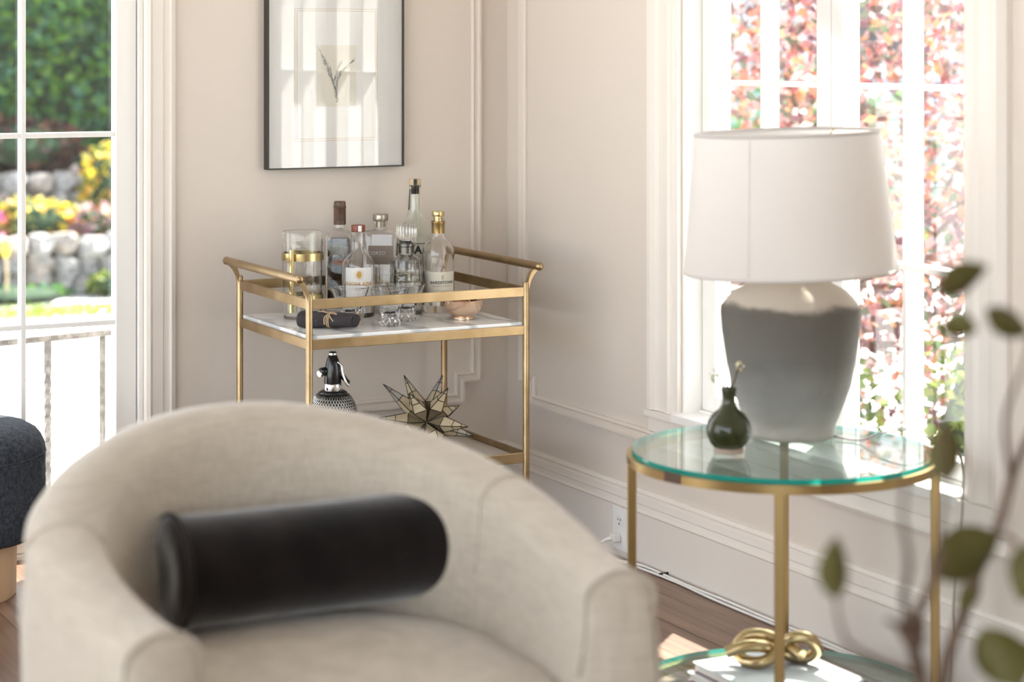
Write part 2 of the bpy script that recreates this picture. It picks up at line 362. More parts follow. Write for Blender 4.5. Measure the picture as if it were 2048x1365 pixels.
struct(BOX('ceiling', (-6.2, -8.6, ZC), (0.12, 0.12, ZC + 0.1), M['ceil']))

# ---- back wall (y = 0) with the french door opening
DX0, DX1, DZ1 = -2.31, -1.069, 2.36
mb = MB().box((DX1, 0, -0.12), (0.12, 0.12, ZC)).box((-6.2, 0, -0.12), (DX0, 0.12, ZC)).box((DX0, 0, DZ1), (DX1, 0.12, ZC)).box((DX0, 0, -0.12), (DX1, 0.12, -0.001))
wall_back = struct(mb.build('wall_back', M['wall']))
# ---- right wall (x = 0) with the window opening
WY0, WY1, WZ0, WZ1 = -0.93, -2.00, 0.40, 2.42
mb = MB().box((0, WY0, -0.12), (0.12, -0.0, ZC)).box((0, -8.6, -0.12), (0.12, WY1, ZC)).box((0, WY0, WZ1), (0.12, WY1, ZC)).box((0, WY0, -0.12), (0.12, WY1, WZ0))
wall_right = struct(mb.build('wall_right', M['wall']))

PROF = [(-0.015, 0.0), (-0.015, 0.008), (-0.009, 0.014), (-0.004, 0.010), (0.002, 0.010), (0.007, 0.019), (0.013, 0.019), (0.015, 0.006), (0.015, 0.0)]
def moulding(name, path, fn, prof, m, parent):
    """path: 2D polyline on the wall; fn(u, z, proud) -> world"""
    n = len(path); P = [Vector(p) for p in path]; vs = []
    for i in range(n):
        d0 = (P[i] - P[i - 1]).normalized() if i > 0 else None
        d1 = (P[i + 1] - P[i]).normalized() if i < n - 1 else None
        n0 = Vector((-d0.y, d0.x)) if d0 else None; n1 = Vector((-d1.y, d1.x)) if d1 else None
        if n0 is None: mi = n1
        elif n1 is None: mi = n0
        else: mi = (n0 + n1); mi = mi / max(0.3, mi.dot(n0))
        for o, pr in prof: q = P[i] + mi * o; vs.append(fn(q.x, q.y, pr))
    k = len(prof); fs = []
    for i in range(n - 1):
        for j in range(k): fs.append((i * k + j, i * k + (j + 1) % k, (i + 1) * k + (j + 1) % k, (i + 1) * k + j))
    fs += [tuple(range(k)), tuple(reversed(range((n - 1) * k, n * k)))]
    return MB().add(vs, fs).build(name, m, parent)
fA = lambda u, z, p: (u, -p, z)
fB = lambda u, z, p: (-p, u, z)
moulding('panel_moulding', [(-0.103, 2.52), (-0.103, 0.376), (-0.155, 0.376), (-0.155, 0.318), (-0.962, 0.318)], fA, PROF, M['wall'], wall_back)
moulding('panel_moulding', [(-0.113, 2.52), (-0.113, 0.379), (-0.168, 0.379), (-0.168, 0.326), (-0.80, 0.326)], fB, PROF, M['wall'], wall_right)
moulding('panel_moulding', [(-2.25, 2.52), (-2.25, 0.326), (-5.0, 0.326)], fB, PROF, M['wall'], wall_right)
moulding('crown_moulding', [(0.0, ZC - 0.04), (-6.0, ZC - 0.04)], fA, [(-0.04, 0), (-0.04, 0.08), (0.0, 0.05), (0.05, 0.015), (0.05, 0)], M['wall'], wall_back)

# ---- baseboards: stepped profile (proud, z)
BB = [(0, 0), (0.020, 0), (0.020, 0.128), (0.024, 0.132), (0.016, 0.137), (0.014, 0.148), (0.018, 0.152), (0.016, 0.168), (0.008, 0.172), (0.012, 0.178), (0.006, 0.186), (0, 0.186)]
mb = MB(); mb.prism([(-p, z) for p, z in BB], -0.975, 0.0, 'yzx'); struct(mb.build('baseboard_back', M['trim']))
mb = MB(); mb.prism([(-p, z) for p, z in BB], -0.022, -8.0, 'xzy'); struct(mb.build('baseboard_right', M['trim']))

# ---- casings (profile across the width -> proud)
CAS = [(0, 0), (0, 0.014), (0.012, 0.030), (0.026, 0.030), (0.034, 0.020), (0.050, 0.017), (0.078, 0.017), (0.088, 0.024), (0.10, 0.024), (0.106, 0.014), (0.128, 0.012), (0.128, 0)]
wc = struct(empty('trim_1', (0, 0, 0)))
mb = MB(); mb.prism([(-0.80 - u, 0) if p == 0 else (-0.80 - u, -p) for u, p in CAS], 0.40, WZ1 + 0.10, 'yxz'); mb.build('casing_side', M['trim'], wc)
mb = MB(); mb.prism([(-2.130 + u, -p) for u, p in CAS], 0.40, WZ1 + 0.10, 'yxz'); mb.build('casing_side', M['trim'], wc)
mb = MB(); mb.box((0, -0.80, WZ1), (-0.026, -2.13, WZ1 + 0.13)); mb.build('casing_head', M['trim'], wc)
mb = MB(); mb.box((0.05, WY0, 0.385), (-0.034, WY1, 0.407)); mb.build('sill', M['white'], wc, bevel=0.003)
mb = MB(); mb.box((0, -0.80, 0.384), (-0.030, -2.13, 0.399)); mb.build('stool_moulding', M['trim'], wc)
mb = MB(); mb.prism([(0, 0.384), (-0.016, 0.384), (-0.018, 0.345), (-0.012, 0.340), (-0.014, 0.318), (-0.020, 0.312), (-0.014, 0.303), (0, 0.303)], -0.80, -2.13, 'xzy'); mb.build('apron', M['trim'], wc)
dc = struct(empty('trim_2', (0, 0, 0)))
CD = [(0, 0), (0, 0.026), (0.010, 0.030), (0.018, 0.024), (0.046, 0.022), (0.049, 0.016), (0.064, 0.016), (0.070, 0.022), (0.082, 0.016), (0.086, 0)]
mb = MB(); mb.prism([(DX1 + u, -p) for u, p in CD], 0, DZ1 + 0.08, 'xyz'); mb.build('casing_side', M['trim'], dc)
mb = MB(); mb.prism([(DX0 - u, -p) for u, p in CD], 0, DZ1 + 0.08, 'xyz'); mb.build('casing_side', M['trim'], dc)
BOX('casing_head', (DX0 - 0.086, -0.024, DZ1), (DX1 + 0.086, 0, DZ1 + 0.10), M['trim'], dc)

# ---- window: two casement sashes, each 2 x 5 panes
win = struct(empty('window_1', (0.05, -1.466, 0.40)))
def wpart(name, a, b, m=None, bevel=0.0025):
    mb = MB(); mb.T = Matrix.Translation((-0.05, 1.466, -0.40)); mb.box(a, b); return mb.build(name, m or M['white'], win, bevel=bevel)
wpart('jamb', (0.0, WY0, 0.40), (0.119, WY0 - 0.012, WZ1)); wpart('jamb', (0.0, WY1, 0.40), (0.119, WY1 + 0.012, WZ1)); wpart('head_jamb', (0.0, WY0, WZ1 - 0.012), (0.119, WY1, WZ1)); wpart('outer_sill', (0.04, WY0 - 0.012, 0.400), (0.17, WY1 + 0.012, 0.412))
ZM = [0.451, 0.834, 1.217, 1.600, 1.983, 2.366]
XG = 0.085
def sash(ya, yb, ym):
    """ya > yb: outer edges of the sash; ym centre of the muntin"""
    ia, ib = (-1.0, -1.417) if ya > -1.2 else (-1.515, -1.936)
    wpart('stile', (0.05, ya, 0.412), (0.098, ia, 2.405)); wpart('stile', (0.05, ib, 0.412), (0.098, yb, 2.405))
    wpart('rail', (0.05, ia, 0.412), (0.098, ib, ZM[0])); wpart('rail', (0.05, ia, ZM[-1]), (0.098, ib, 2.405))
    wpart('muntin', (0.05, ym + 0.006, ZM[0]), (0.098, ym - 0.006, ZM[-1]), bevel=0.002)
    for z in ZM[1:-1]:
        for p, q in ((ia, ym + 0.006), (ym - 0.006, ib)): wpart('muntin', (0.0503, p, z - 0.006), (0.098, q, z + 0.006), bevel=0.002)
    for z0, z1 in zip(ZM, ZM[1:]):
        for p, q in ((ia, ym + 0.006), (ym - 0.006, ib)):
            lo, hi = (z0 + (0.006 if z0 != ZM[0] else 0)), (z1 - (0.006 if z1 != ZM[-1] else 0))
            wpart('pane', (XG, p, lo), (XG + 0.003, q, hi), M['pane'], bevel=0)
sash(-0.943, -1.4705, -1.199); sash(-1.4735, -1.987, -1.732)

# ---- french door: two leaves with tall panes
door = struct(empty('door_1', (-1.69, 0.03, 0)))
def dpart(name, a, b, m=None, bevel=0.0025):
    mb = MB(); mb.T = Matrix.Translation((1.69, -0.03, 0)); mb.box(a, b); return mb.build(name, m or M['white'], door, bevel=bevel)
dpart('jamb', (DX1, 0.0, 0), (DX1 - 0.013, 0.119, DZ1)); dpart('jamb', (DX0, 0.0, 0), (DX0 + 0.013, 0.119, DZ1)); dpart('head_jamb', (DX0, 0.0, DZ1 - 0.012), (DX1, 0.119, DZ1)); dpart('threshold', (DX0, 0.0, -0.001), (DX1, 0.16, 0.012), M['trim'])
ZD = [0.101, 0.588, 1.077, 1.566, 2.055, 2.30]
def leaf_door(xr, xl, xm, ir, il):
    dpart('stile', (xr, 0.012, 0.014), (ir, 0.055, 2.345)); dpart('stile', (il, 0.012, 0.014), (xl, 0.055, 2.345))
    dpart('rail', (ir, 0.012, 0.014), (il, 0.055, ZD[0])); dpart('rail', (ir, 0.012, ZD[-1]), (il, 0.055, 2.345))
    dpart('muntin', (xm + 0.0062, 0.018, ZD[0]), (xm - 0.0062, 0.055, ZD[-1]), bevel=0.002)
    for z in ZD[1:-1]:
        for p, q in ((ir, xm + 0.0062), (xm - 0.0062, il)): dpart('muntin', (p, 0.0183, z - 0.0065), (q, 0.055, z + 0.0065), bevel=0.002)
    for z0, z1 in zip(ZD, ZD[1:]):
        for p, q in ((ir, xm + 0.0062), (xm - 0.0062, il)):
            dpart('pane', (p, 0.046, z0 + 0.0065), (q, 0.049, z1 - 0.0065), M['pane'], bevel=0)
leaf_door(-1.084, -1.688, -1.379, -1.139, -1.633)
leaf_door(-1.692, -2.295, -1.994, -1.747, -2.240)

struct(BOX('added_eave', (0.121, -8.6, ZC + 0.0), (0.83, 0.45, ZC + 0.12), M['white']))  # unseen overhang added to keep direct sun off the upper window panes
struct(BOX('added_eave', (-6.2, 0.121, ZC + 0.0), (0.120, 0.45, ZC + 0.12), M['white']))

# ================================================================== HELPERS FOR THINGS
def catmull(pts, n=8, closed=False):
    P = [Vector(p) for p in pts]; m = len(P); out = []
    for i in range(m if closed else m - 1):
        p1, p2 = P[i], P[(i + 1) % m]
        p0 = P[i - 1] if (i > 0 or closed) else p1 * 2 - p2
        p3 = P[(i + 2) % m] if (i + 2 < m or closed) else p2 * 2 - p1
        for k in range(n):
            t = k / n
            out.append(0.5 * (2 * p1 + (p2 - p0) * t + (2 * p0 - 5 * p1 + 4 * p2 - p3) * t * t + (3 * p1 - p0 - 3 * p2 + p3) * t ** 3))
    if not closed: out.append(P[-1])
    return out

# ================================================================== ARMCHAIR
def armchair():
    X0, YC, YF = -1.615, -2.505, -2.835
    root = empty('armchair', (X0, -2.5, 0), 0, 'beige linen barrel armchair with a curved back, nearest the camera', 'armchair')
    O = Vector((X0, -2.5, 0)); TH_ = 0.112
    # outer plan path from the right arm front round the back to the left arm front
    path = []
    for k in range(9):
        t = k / 9; path.append((0.373 + 0.037 * math.sin(t * PI / 2), YF + (YC - YF) * t))
    for k in range(37):
        a = PI * k / 36; path.append((0.410 * math.cos(a), YC + 0.410 * math.sin(a)))
    for k in range(8, -1, -1):
        t = k / 9; path.append((-0.388 - 0.022 * math.sin(t * PI / 2), YF + (YC - YF) * t))
    n = len(path); P = [Vector((p[0], p[1] + 2.5, 0)) for p in path]
    L = [0.0]
    for i in range(1, n): L.append(L[-1] + (P[i] - P[i - 1]).length)
    def section(i):
        d = (P[min(i + 1, n - 1)] - P[max(i - 1, 0)]).normalized(); nin = Vector((-d.y, d.x, 0))   # towards the inside
        s = abs(L[i] / L[-1] - 0.5) * 2                     # 0 at the back, 1 at the arm fronts
        e = s * s * (3 - 2 * s)
        zt = 0.742 - 0.155 * e
        th = TH_ + 0.02 * (1 - e)
        pts = [(0.035, 0.05), (0.022, 0.12), (0.006, 0.30), (0.0, zt - 0.13), (0.006, zt - 0.075)]
        r = th / 2
        for k in range(1, 8):
            a = PI - PI * k / 8; pts.append((r + r * 0.98 * math.cos(a), zt - r * 0.92 + r * 0.92 * math.sin(a)))
        pts += [(th - 0.004, zt - 0.075), (th + 0.004, zt - 0.14), (th + 0.012, 0.40), (th + 0.012, 0.28), (th + 0.010, 0.05)]
        return [P[i] + nin * o + Vector((0, 0, z)) for o, z in pts]
    secs = [section(i) for i in range(n)]; k = len(secs[0])
    vs = [p for s in secs for p in s]; fs = []
    for i in range(n - 1):
        for j in range(k): fs.append((i * k + j, i * k + (j + 1) % k, (i + 1) * k + (j + 1) % k, (i + 1) * k + j))
    # slightly domed arm fronts
    for base, sgn in ((0, 1), ((n - 1) * k, -1)):
        c = sum((Vector(vs[base + j]) for j in range(k)), Vector()) / k
        ring = [vs[base + j] + (c - vs[base + j]) * 0.18 + Vector((0, -0.012, 0)) for j in range(k)]
        b = len(vs); vs += ring
        for j in range(k): fs.append((base + j, base + (j + 1) % k, b + (j + 1) % k, b + j))
        fs.append(tuple(b + j for j in range(k)))
    shell = MB().add(vs, fs).build('shell', M['linen'], root, auto=50)
    # welted seams: round each arm front, and over the shell where the cover panels meet
    for base in (0, n - 1):
        pts = [p + Vector((0, -0.002, 0)) for p in secs[base][2:-3]]
        MB().tube(catmull(pts, 3), 0.0032, 6).build('welt', M['linen'], shell, smooth=True)
    for i in (11, n - 12):
        pts = []
        d = (P[i + 1] - P[i - 1]).normalized(); nin = Vector((-d.y, d.x, 0))
        for j in range(3, k - 3): 
            c = sum((Vector(q) for q in secs[i]), Vector()) / k
            q = secs[i][j]; pts.append(q + (q - Vector((c.x, c.y, q.z if j in (3, 4, k - 4) else c.z))).normalized() * 0.0006)
        MB().tube(catmull(pts, 3), 0.0022, 6).build('seam', M['linen'], shell, smooth=True)
    # seat cushion: rounded slab following the inside of the shell
    plan = []
    for q in range(40):
        a = 2 * PI * q / 40
        r = 0.292
        x_, y_ = r * math.cos(a), r * math.sin(a)
        if y_ < 0: x_ = r * (1 if math.cos(a) > 0 else -1) * abs(math.cos(a)) ** 0.35; y_ = -0.345 * abs(math.sin(a)) ** 0.5
        plan.append((x_, y_ + (YC + 2.5)))
    def ring(sc, z): return [(x_ * sc, (y_ + 0.03) * sc - 0.03, z) for x_, y_ in plan]
    rows = [ring(0.93, 0.29), ring(0.985, 0.30), ring(1.0, 0.33), ring(1.0, 0.385), ring(0.985, 0.41), ring(0.94, 0.424), ring(0.7, 0.436), ring(0.35, 0.442)]
    vs = [p for r in rows for p in r]; fs = [tuple(reversed(range(40)))]
    for i in range(len(rows) - 1):
        for q in range(40): fs.append((i * 40 + q, i * 40 + (q + 1) % 40, (i + 1) * 40 + (q + 1) % 40, (i + 1) * 40 + q))
    fs.append(tuple((len(rows) - 1) * 40 + q for q in range(40)))
    cush = MB().add(vs, fs).build('seat_cushion', M['linen'], root, smooth=True)
    MB().tube([Vector(p) for p in ring(0.992, 0.405)], 0.0035, 6, closed=True).build('welt', M['linen'], cush, smooth=True)
    mb = MB(); mb.add([(x_ * 0.99, y_, z) for z in (0.05, 0.288) for x_, y_ in plan], [tuple(range(40))[::-1], tuple(range(40, 80))] + [(q, (q + 1) % 40, 40 + (q + 1) % 40, 40 + q) for q in range(40)])
    mb.build('seat_base', M['linen'], root, smooth=False)
    for sx, sy in ((-0.30, 0.17), (0.30, 0.17), (-0.31, -0.28), (0.31, -0.28)):
        MB().lathe([(0, 0), (0.016, 0), (0.022, 0.05), (0, 0.05)], 12, (sx, sy, 0)).build('foot', M['seal'], root)
armchair()

def bolster():
    root = empty('bolster_pillow', (-1.527, -2.318, 0.440), 0, 'dark charcoal velvet bolster pillow lying across the beige armchair seat', 'pillow')
    R_, H_ = 0.083, 0.236
    def rr(x_, t):
        e = abs(x_) / H_
        q = R_ * (1 + 0.035 * e ** 6) * (1 + 0.012 * noise.noise(Vector((x_ * 9, 2 * math.cos(t), 2 * math.sin(t)))))
        return q
    nx, nt_ = 28, 40; vs = []; fs = []
    for i in range(nx + 1):
        x_ = -H_ + 2 * H_ * i / nx
        for k in range(nt_):
            t = 2 * PI * k / nt_; q = rr(x_, t); vs.append((x_, q * math.cos(t), 0.083 + q * math.sin(t) * (0.965 if math.sin(t) < 0 else 1.0)))
    for i in range(nx):
        for k in range(nt_): fs.append((i * nt_ + k, i * nt_ + (k + 1) % nt_, (i + 1) * nt_ + (k + 1) % nt_, (i + 1) * nt_ + k))
    MB().add(vs, fs).build('cover', M['velvet'], root, smooth=True)
    for sgn in (-1, 1):
        vs = []; fs = []; prof = [(R_ * 1.03, 0), (R_ * 0.9, 0.010), (R_ * 0.55, 0.012), (R_ * 0.2, 0.006)]
        for r, dx in prof:
            for k in range(nt_):
                t = 2 * PI * k / nt_; pl = 1 + 0.03 * math.sin(11 * t) * (r < R_ * 0.95)
                vs.append((sgn * (H_ + dx * pl), r * math.cos(t), 0.083 + r * math.sin(t) * (0.965 if math.sin(t) < 0 else 1.0)))
        for i in range(3):
            for k in range(nt_): fs.append((i * nt_ + k, i * nt_ + (k + 1) % nt_, (i + 1) * nt_ + (k + 1) % nt_, (i + 1) * nt_ + k))
        fs.append(tuple(3 * nt_ + k for k in range(nt_)))
        e = MB().add(vs, fs).build('end_panel', M['velvet'], root, smooth=True)
        pts = [(sgn * H_, R_ * 1.045 * math.cos(2 * PI * k / 40), 0.083 + R_ * 1.045 * math.sin(2 * PI * k / 40) * (0.965 if k > 20 else 1)) for k in range(40)]
        MB().tube(pts, 0.0042, 6, closed=True).build('piping', M['piping'], e, smooth=True)
bolster()

# ================================================================== BAR CART
CXL, CXR, CYF, CYB = -0.838, -0.244, -0.575, -0.095
def bar_cart():
    cx, cy = (CXL + CXR) / 2, (CYF + CYB) / 2
    root = empty('bar_cart', (cx, cy, 0), 0, 'antique brass two-tier bar cart with white marble top in the corner', 'bar cart')
    T = Matrix.Translation((-cx, -cy, 0))
    def nb(): mb = MB(); mb.T = T; return mb
    br = M['brass']
    for x_ in (CXL, CXR):
        for y_ in (CYF, CYB):
            nb().lathe([(0, 0.045), (0.0085, 0.045), (0.0085, 0.700), (0.0065, 0.705), (0, 0.7065)], 16, (x_, y_, 0)).build('post', br, root, auto=40)
            c = nb(); c.tube([(x_ - 0.011, y_, 0.022), (x_ + 0.011, y_, 0.022)], 0.022, 18).build('caster', M['black'], root, auto=40)
    def rail(z0, z1, t=0.008):
        g = 0.0075
        nb().box((CXL + g, CYF - t / 2, z0), (CXR - g, CYF + t / 2, z1)).build('rail', br, root, bevel=0.0012)
        nb().box((CXL + g, CYB - t / 2, z0), (CXR - g, CYB + t / 2, z1)).build('rail', br, root, bevel=0.0012)
        nb().box((CXL - t / 2, CYF + g, z0), (CXL + t / 2, CYB - g, z1)).build('rail', br, root, bevel=0.0012)
        nb().box((CXR - t / 2, CYF + g, z0), (CXR + t / 2, CYB - g, z1)).build('rail', br, root, bevel=0.0012)
    rail(0.668, 0.6925, 0.007); rail(0.571, 0.5945); rail(0.245, 0.271)
    nb().box((CXL + 0.006, CYF + 0.006, 0.588), (CXR - 0.006, CYB - 0.006, 0.602)).build('marble_shelf', M['marble'], root, bevel=0.002)
    nb().box((CXL + 0.005, CYF + 0.005, 0.250), (CXR - 0.005, CYB - 0.005, 0.256)).build('lower_shelf', M['tray'], root)
    for sx, x_ in ((-1, CXL), (1, CXR)):
        hx, hz = x_ + sx * 0.031, 0.744
        nb().tube([(hx, CYF - 0.014, hz), (hx, CYB + 0.014, hz)], 0.0105, 16).build('handle', br, root, auto=40)
        for y_, q in ((CYF - 0.014, -1), (CYB + 0.014, 1)):
            nb().lathe([(0, -0.0112), (0.0075, -0.0085), (0.0112, 0), (0.0075, 0.0085), (0, 0.0112)], 16, (hx, y_, hz)).build('handle_cap', br, root, smooth=True)
        for y_ in (CYF, CYB):
            out_, in_ = [], []
            for k in range(9):
                a = PI / 2 * k / 8
                out_.append((x_ + sx * (0.002 + 0.042 * (1 - math.cos(a))) , 0.655 + 0.082 * math.sin(a)))
                in_.append((x_ + sx * (0.002 + 0.022 * (1 - math.cos(a))), 0.690 + 0.048 * math.sin(a)))
            poly = out_ + in_[::-1]
            mb = nb(); n_ = len(out_); vs = [(p[0], y_ + d, p[1]) for d in (-0.007, 0.007) for p in poly]; m2 = len(poly); fs = []
            for k in range(n_ - 1):
                a, b, c, d = k, k + 1, m2 - 2 - k, m2 - 1 - k
                fs += [(a, b, c, d), (m2 + d, m2 + c, m2 + b, m2 + a)]
            for k in range(m2): fs.append((k, (k + 1) % m2, m2 + (k + 1) % m2, m2 + k))
            mb.add(vs, fs).build('bracket', br, root, bevel=0.001)
bar_cart()

ZT = 0.6025
def shellprof(out, wall=0.0028, floor_=0.006):
    """closed glass wall: outer profile up, inner profile down"""
    inn = [(max(p[0] - wall, 0.001),) + tuple(p[1:]) for p in out if p[1] > floor_]
    o = [(0, out[0][1])] + list(out); zin = out[0][1] + floor_
    return o + [(q[0], q[1] - (0.0006 if i == 0 else 0)) + tuple(q[2:]) for i, q in enumerate(inn[::-1])] + [(inn[0][0] * 0.97, zin) + tuple(inn[0][2:]), (0, zin)]

def bottle(name, loc, label, rz=0): return empty(name, (loc[0], loc[1], ZT), rz, label, 'bottle', 'bottles on the bar cart')

# glass pitcher with brass bands
def pitcher():
    root = empty('glass_pitcher', (-0.715, -0.227, ZT), 0, 'tall rippled glass pitcher with two brass bands and rod handle, leftmost on the cart', 'pitcher')
    prof = shellprof([(0.0475, 0.0), (0.0490, 0.003), (0.0500, 0.06), (0.0510, 0.14), (0.0522, 0.20), (0.0528, 0.2215), (0.0520, 0.2235)], 0.0026, 0.007)
    def lip(r, t, z): return r + (0.004 * math.exp(-((((t - 0.6) + PI) % (2 * PI) - PI) / 0.28) ** 2) if z > 0.2 else 0)
    MB().lathe(prof, 56, mod=lip).build('vessel', M['ripple'], root, auto=60)
    for z in (0.150, 0.042):
        MB().lathe([(0.0508 + z * 0.009, z), (0.0532 + z * 0.009, z), (0.0532 + z * 0.009, z + 0.019), (0.0508 + z * 0.009, z + 0.019), (0.0508 + z * 0.009, z)], 56).build('band', M['gold'], root, auto=40)
    a = FACE - 0.33; r = 0.067
    px, py = r * math.cos(a), r * math.sin(a)
    h = MB().lathe([(0, 0.020), (0.0062, 0.020), (0.0062, 0.181), (0, 0.181)], 16, (px, py, 0)).build('handle', M['gold'], root, auto=40)
    for z in (0.160, 0.052): MB().tube([(0.054 * math.cos(a), 0.054 * math.sin(a), z), (px, py, z)], 0.003, 8).build('handle_pin', M['gold'], h, smooth=True)
pitcher()

def dark_bottle():
    rz = -0.5
    root = bottle('spirit_bottle', (-0.583, -0.162), 'square clear bottle packed with dried botanicals under a long dark brown seal', rz)
    sh = superell(7, 1, 1)
    MB().lathe(shellprof([(0.034, 0, 1), (0.0365, 0.004, 1), (0.0365, 0.196, 1), (0.034, 0.208, 1), (0.022, 0.216, 0.6), (0.0135, 0.222, 0), (0.0130, 0.262, 0), (0.0128, 0.272, 0)], 0.0028, 0.009), 48, shape=sh).build('glass', M['glass'], root, auto=50)
    MB().lathe([(0, 0.0125), (0.029, 0.0125, 1), (0.031, 0.02, 1), (0.031, 0.188, 1), (0.026, 0.193, 1), (0, 0.194)], 48, shape=sh).build('botanicals', M['botan'], root, auto=50)
    MB().lathe([(0.0142, 0.231), (0.0162, 0.231), (0.0162, 0.275), (0.0170, 0.276), (0.0170, 0.280), (0.0160, 0.281), (0.0158, 0.291), (0.014, 0.293), (0, 0.293)], 28).build('seal', M['seal'], root, auto=40)
    yf = -0.0372
    MB().box((-0.012, yf - 0.0008, 0.128), (0.026, yf, 0.142)).build('label', M['pinklabel'], root)
    for k in range(14): MB().box((-0.0225 + k * 0.0036, yf - 0.0006, 0.153), (-0.0213 + k * 0.0036, yf, 0.176)).build('label_stripe', M['cream'], root)
    for k in range(5): MB().box((-0.002 + k * 0.0042, yf - 0.0012, 0.1335), (0.0008 + k * 0.0042, yf - 0.0008, 0.1375)).build('print_mark', M['seal'], root)
dark_bottle()

def flecha():
    root = bottle('tequila_bottle', (-0.575, -0.266), 'round clear bottle with white label, gold sun emblem and short red-brown cap')
    MB().lathe(shellprof([(0.040, 0), (0.043, 0.004), (0.043, 0.131), (0.0405, 0.145), (0.032, 0.157), (0.021, 0.166), (0.0175, 0.175), (0.0170, 0.210), (0.0180, 0.212), (0.0180, 0.219), (0.0165, 0.220)], 0.003, 0.012), 48).build('glass', M['glass'], root, auto=50)
    MB().lathe([(0.0, 0.2205), (0.0178, 0.2205), (0.0182, 0.222), (0.0182, 0.236), (0.0174, 0.2375), (0, 0.2375)], 32).build('cap', M['redwood'], root, auto=40)
    strip(0.0183, 0.2215, 0.2365, FACE + 0.05, FACE + 0.55, 6).build('tax_strip', M['paper'], root)
    lb = strip(0.0433, 0.050, 0.130, FACE - 0.75, FACE + 0.95, 24).build('label', M['paper'], root, smooth=False)
    text('FLECHA AZUL', 0.0115, M['goldtext'], lb, wrap(0.0443, 0.088, FACE + 0.12), bold=0.0004, space=1.05)
    w_ = wrap(0.0443, 0.112, FACE + 0.12)
    mb = MB(); n = 24
    mb.add([w_(0.0065 * math.cos(2 * PI * k / n), 0.0095 * math.sin(2 * PI * k / n)) for k in range(n)], [tuple(range(n))])
    for k in range(16):
        a = 2 * PI * k / 16
        mb.add([w_(0.0075 * math.cos(a - 0.06), 0.0105 * math.sin(a - 0.06)), w_(0.0155 * math.cos(a), 0.0165 * math.sin(a)), w_(0.0075 * math.cos(a + 0.06), 0.0105 * math.sin(a + 0.06))], [(0, 1, 2)])
    mb.build('sun_emblem', M['goldtext'], lb, fix=False)
    for zz in (0.076, 0.070): strip(0.0442, zz, zz + 0.0008, FACE - 0.1, FACE + 0.45, 10, 0.0003).build('rule_line', M['ink'], lb)
flecha()

def corzo():
    rz = FACE + PI / 2
    root = bottle('tequila_bottle', (-0.462, -0.155), 'rectangular clear bottle with taupe label and flat pewter stopper', rz)
    sh = superell(9, 1.0, 0.62)
    MB().lathe(shellprof([(0.044, 0, 1), (0.0465, 0.004, 1), (0.0465, 0.200, 1), (0.043, 0.208, 1), (0.026, 0.2105, 0.5), (0.0175, 0.213), (0.0172, 0.226), (0.0185, 0.228), (0.0185, 0.235), (0.0172, 0.2365)], 0.0034, 0.016), 56, shape=sh).build('glass', M['glass'], root, auto=40)
    MB().lathe([(0, 0.219), (0.0125, 0.219), (0.0128, 0.237), (0.0200, 0.2375), (0.0205, 0.240), (0.0205, 0.251), (0.0195, 0.2535), (0, 0.2535)], 32).build('stopper', M['pewter'], root, auto=40)
    yf = -0.0465 * 0.62 - 0.0004
    lb = MB().box((-0.031, yf - 0.0008, 0.122), (0.036, yf, 0.172)).build('label', M['taupe'], root)
    text('CORZO', 0.0125, M['paper'], lb, lambda x, y: (x - 0.008, yf - 0.0013, 0.152 + y), space=1.05, bold=0.0001)
    MB().box((-0.028, yf - 0.0012, 0.1445), (0.033, yf - 0.0008, 0.1449)).build('rule_line', M['paper'], lb)
corzo()

def mezcal():
    root = bottle('mezcal_bottle', (-0.361, -0.157), 'tall pale green long-necked bottle with cork cap, tallest on the cart')
    MB().lathe(shellprof([(0.042, 0), (0.045, 0.005), (0.045, 0.182), (0.0425, 0.200), (0.034, 0.217), (0.0235, 0.235), (0.0175, 0.262), (0.0152, 0.300), (0.0150, 0.318), (0.0162, 0.320), (0.0162, 0.327), (0.0150, 0.3285)], 0.003, 0.014), 48).build('glass', M['gglass'], root, auto=50)
    MB().lathe([(0, 0.305), (0.0105, 0.305), (0.0112, 0.329), (0.0155, 0.3292), (0.0160, 0.331), (0.0160, 0.344), (0.0152, 0.3455), (0, 0.3455)], 28).build('cork', M['cork'], root, auto=40)
    strip(0.0162, 0.3295, 0.3452, FACE - 0.20, FACE + 0.35, 6).build('tax_strip', M['blacktext'], root)
    for a, nm in ((FACE - 1.15, 'neck_strip'), (FACE + 1.15, 'neck_strip')):
        mb = MB(); vs = []
        for z in (0.262, 0.275, 0.290, 0.305, 0.318):
            r = 0.0182 - (z - 0.262) * 0.05 + 0.0004
            for t in (a - 0.22, a + 0.22): vs.append((r * math.cos(t), r * math.sin(t), z))
        mb.add(vs, [(2 * k, 2 * k + 1, 2 * k + 3, 2 * k + 2) for k in range(4)]); mb.build(nm, M['blacktext'] if a < FACE else M['cream'], root)
    lb = strip(0.0453, 0.105, 0.182, FACE - 1.1, FACE + 1.1, 30).build('label', M['cream'], root)
    MB_ = strip(0.0463, 0.1735, 0.1755, FACE - 1.05, FACE + 1.05, 30, 0.0003).build('label_rule', M['blacktext'], lb)
    text('MA', 0.029, M['blacktext'], lb, wrap(0.0463, 0.157, FACE - 0.04), bold=0.0012, space=1.1)
    text('ME', 0.0185, M['blacktext'], lb, wrap(0.0463, 0.134, FACE - 0.02), bold=0.0007, space=1.15)
    for k in range(6): strip(0.0461, 0.1195, 0.1225, FACE - 0.20 + k * 0.085, FACE - 0.15 + k * 0.085, 3, 0.0003).build('print_mark', M['blacktext'], lb)
mezcal()

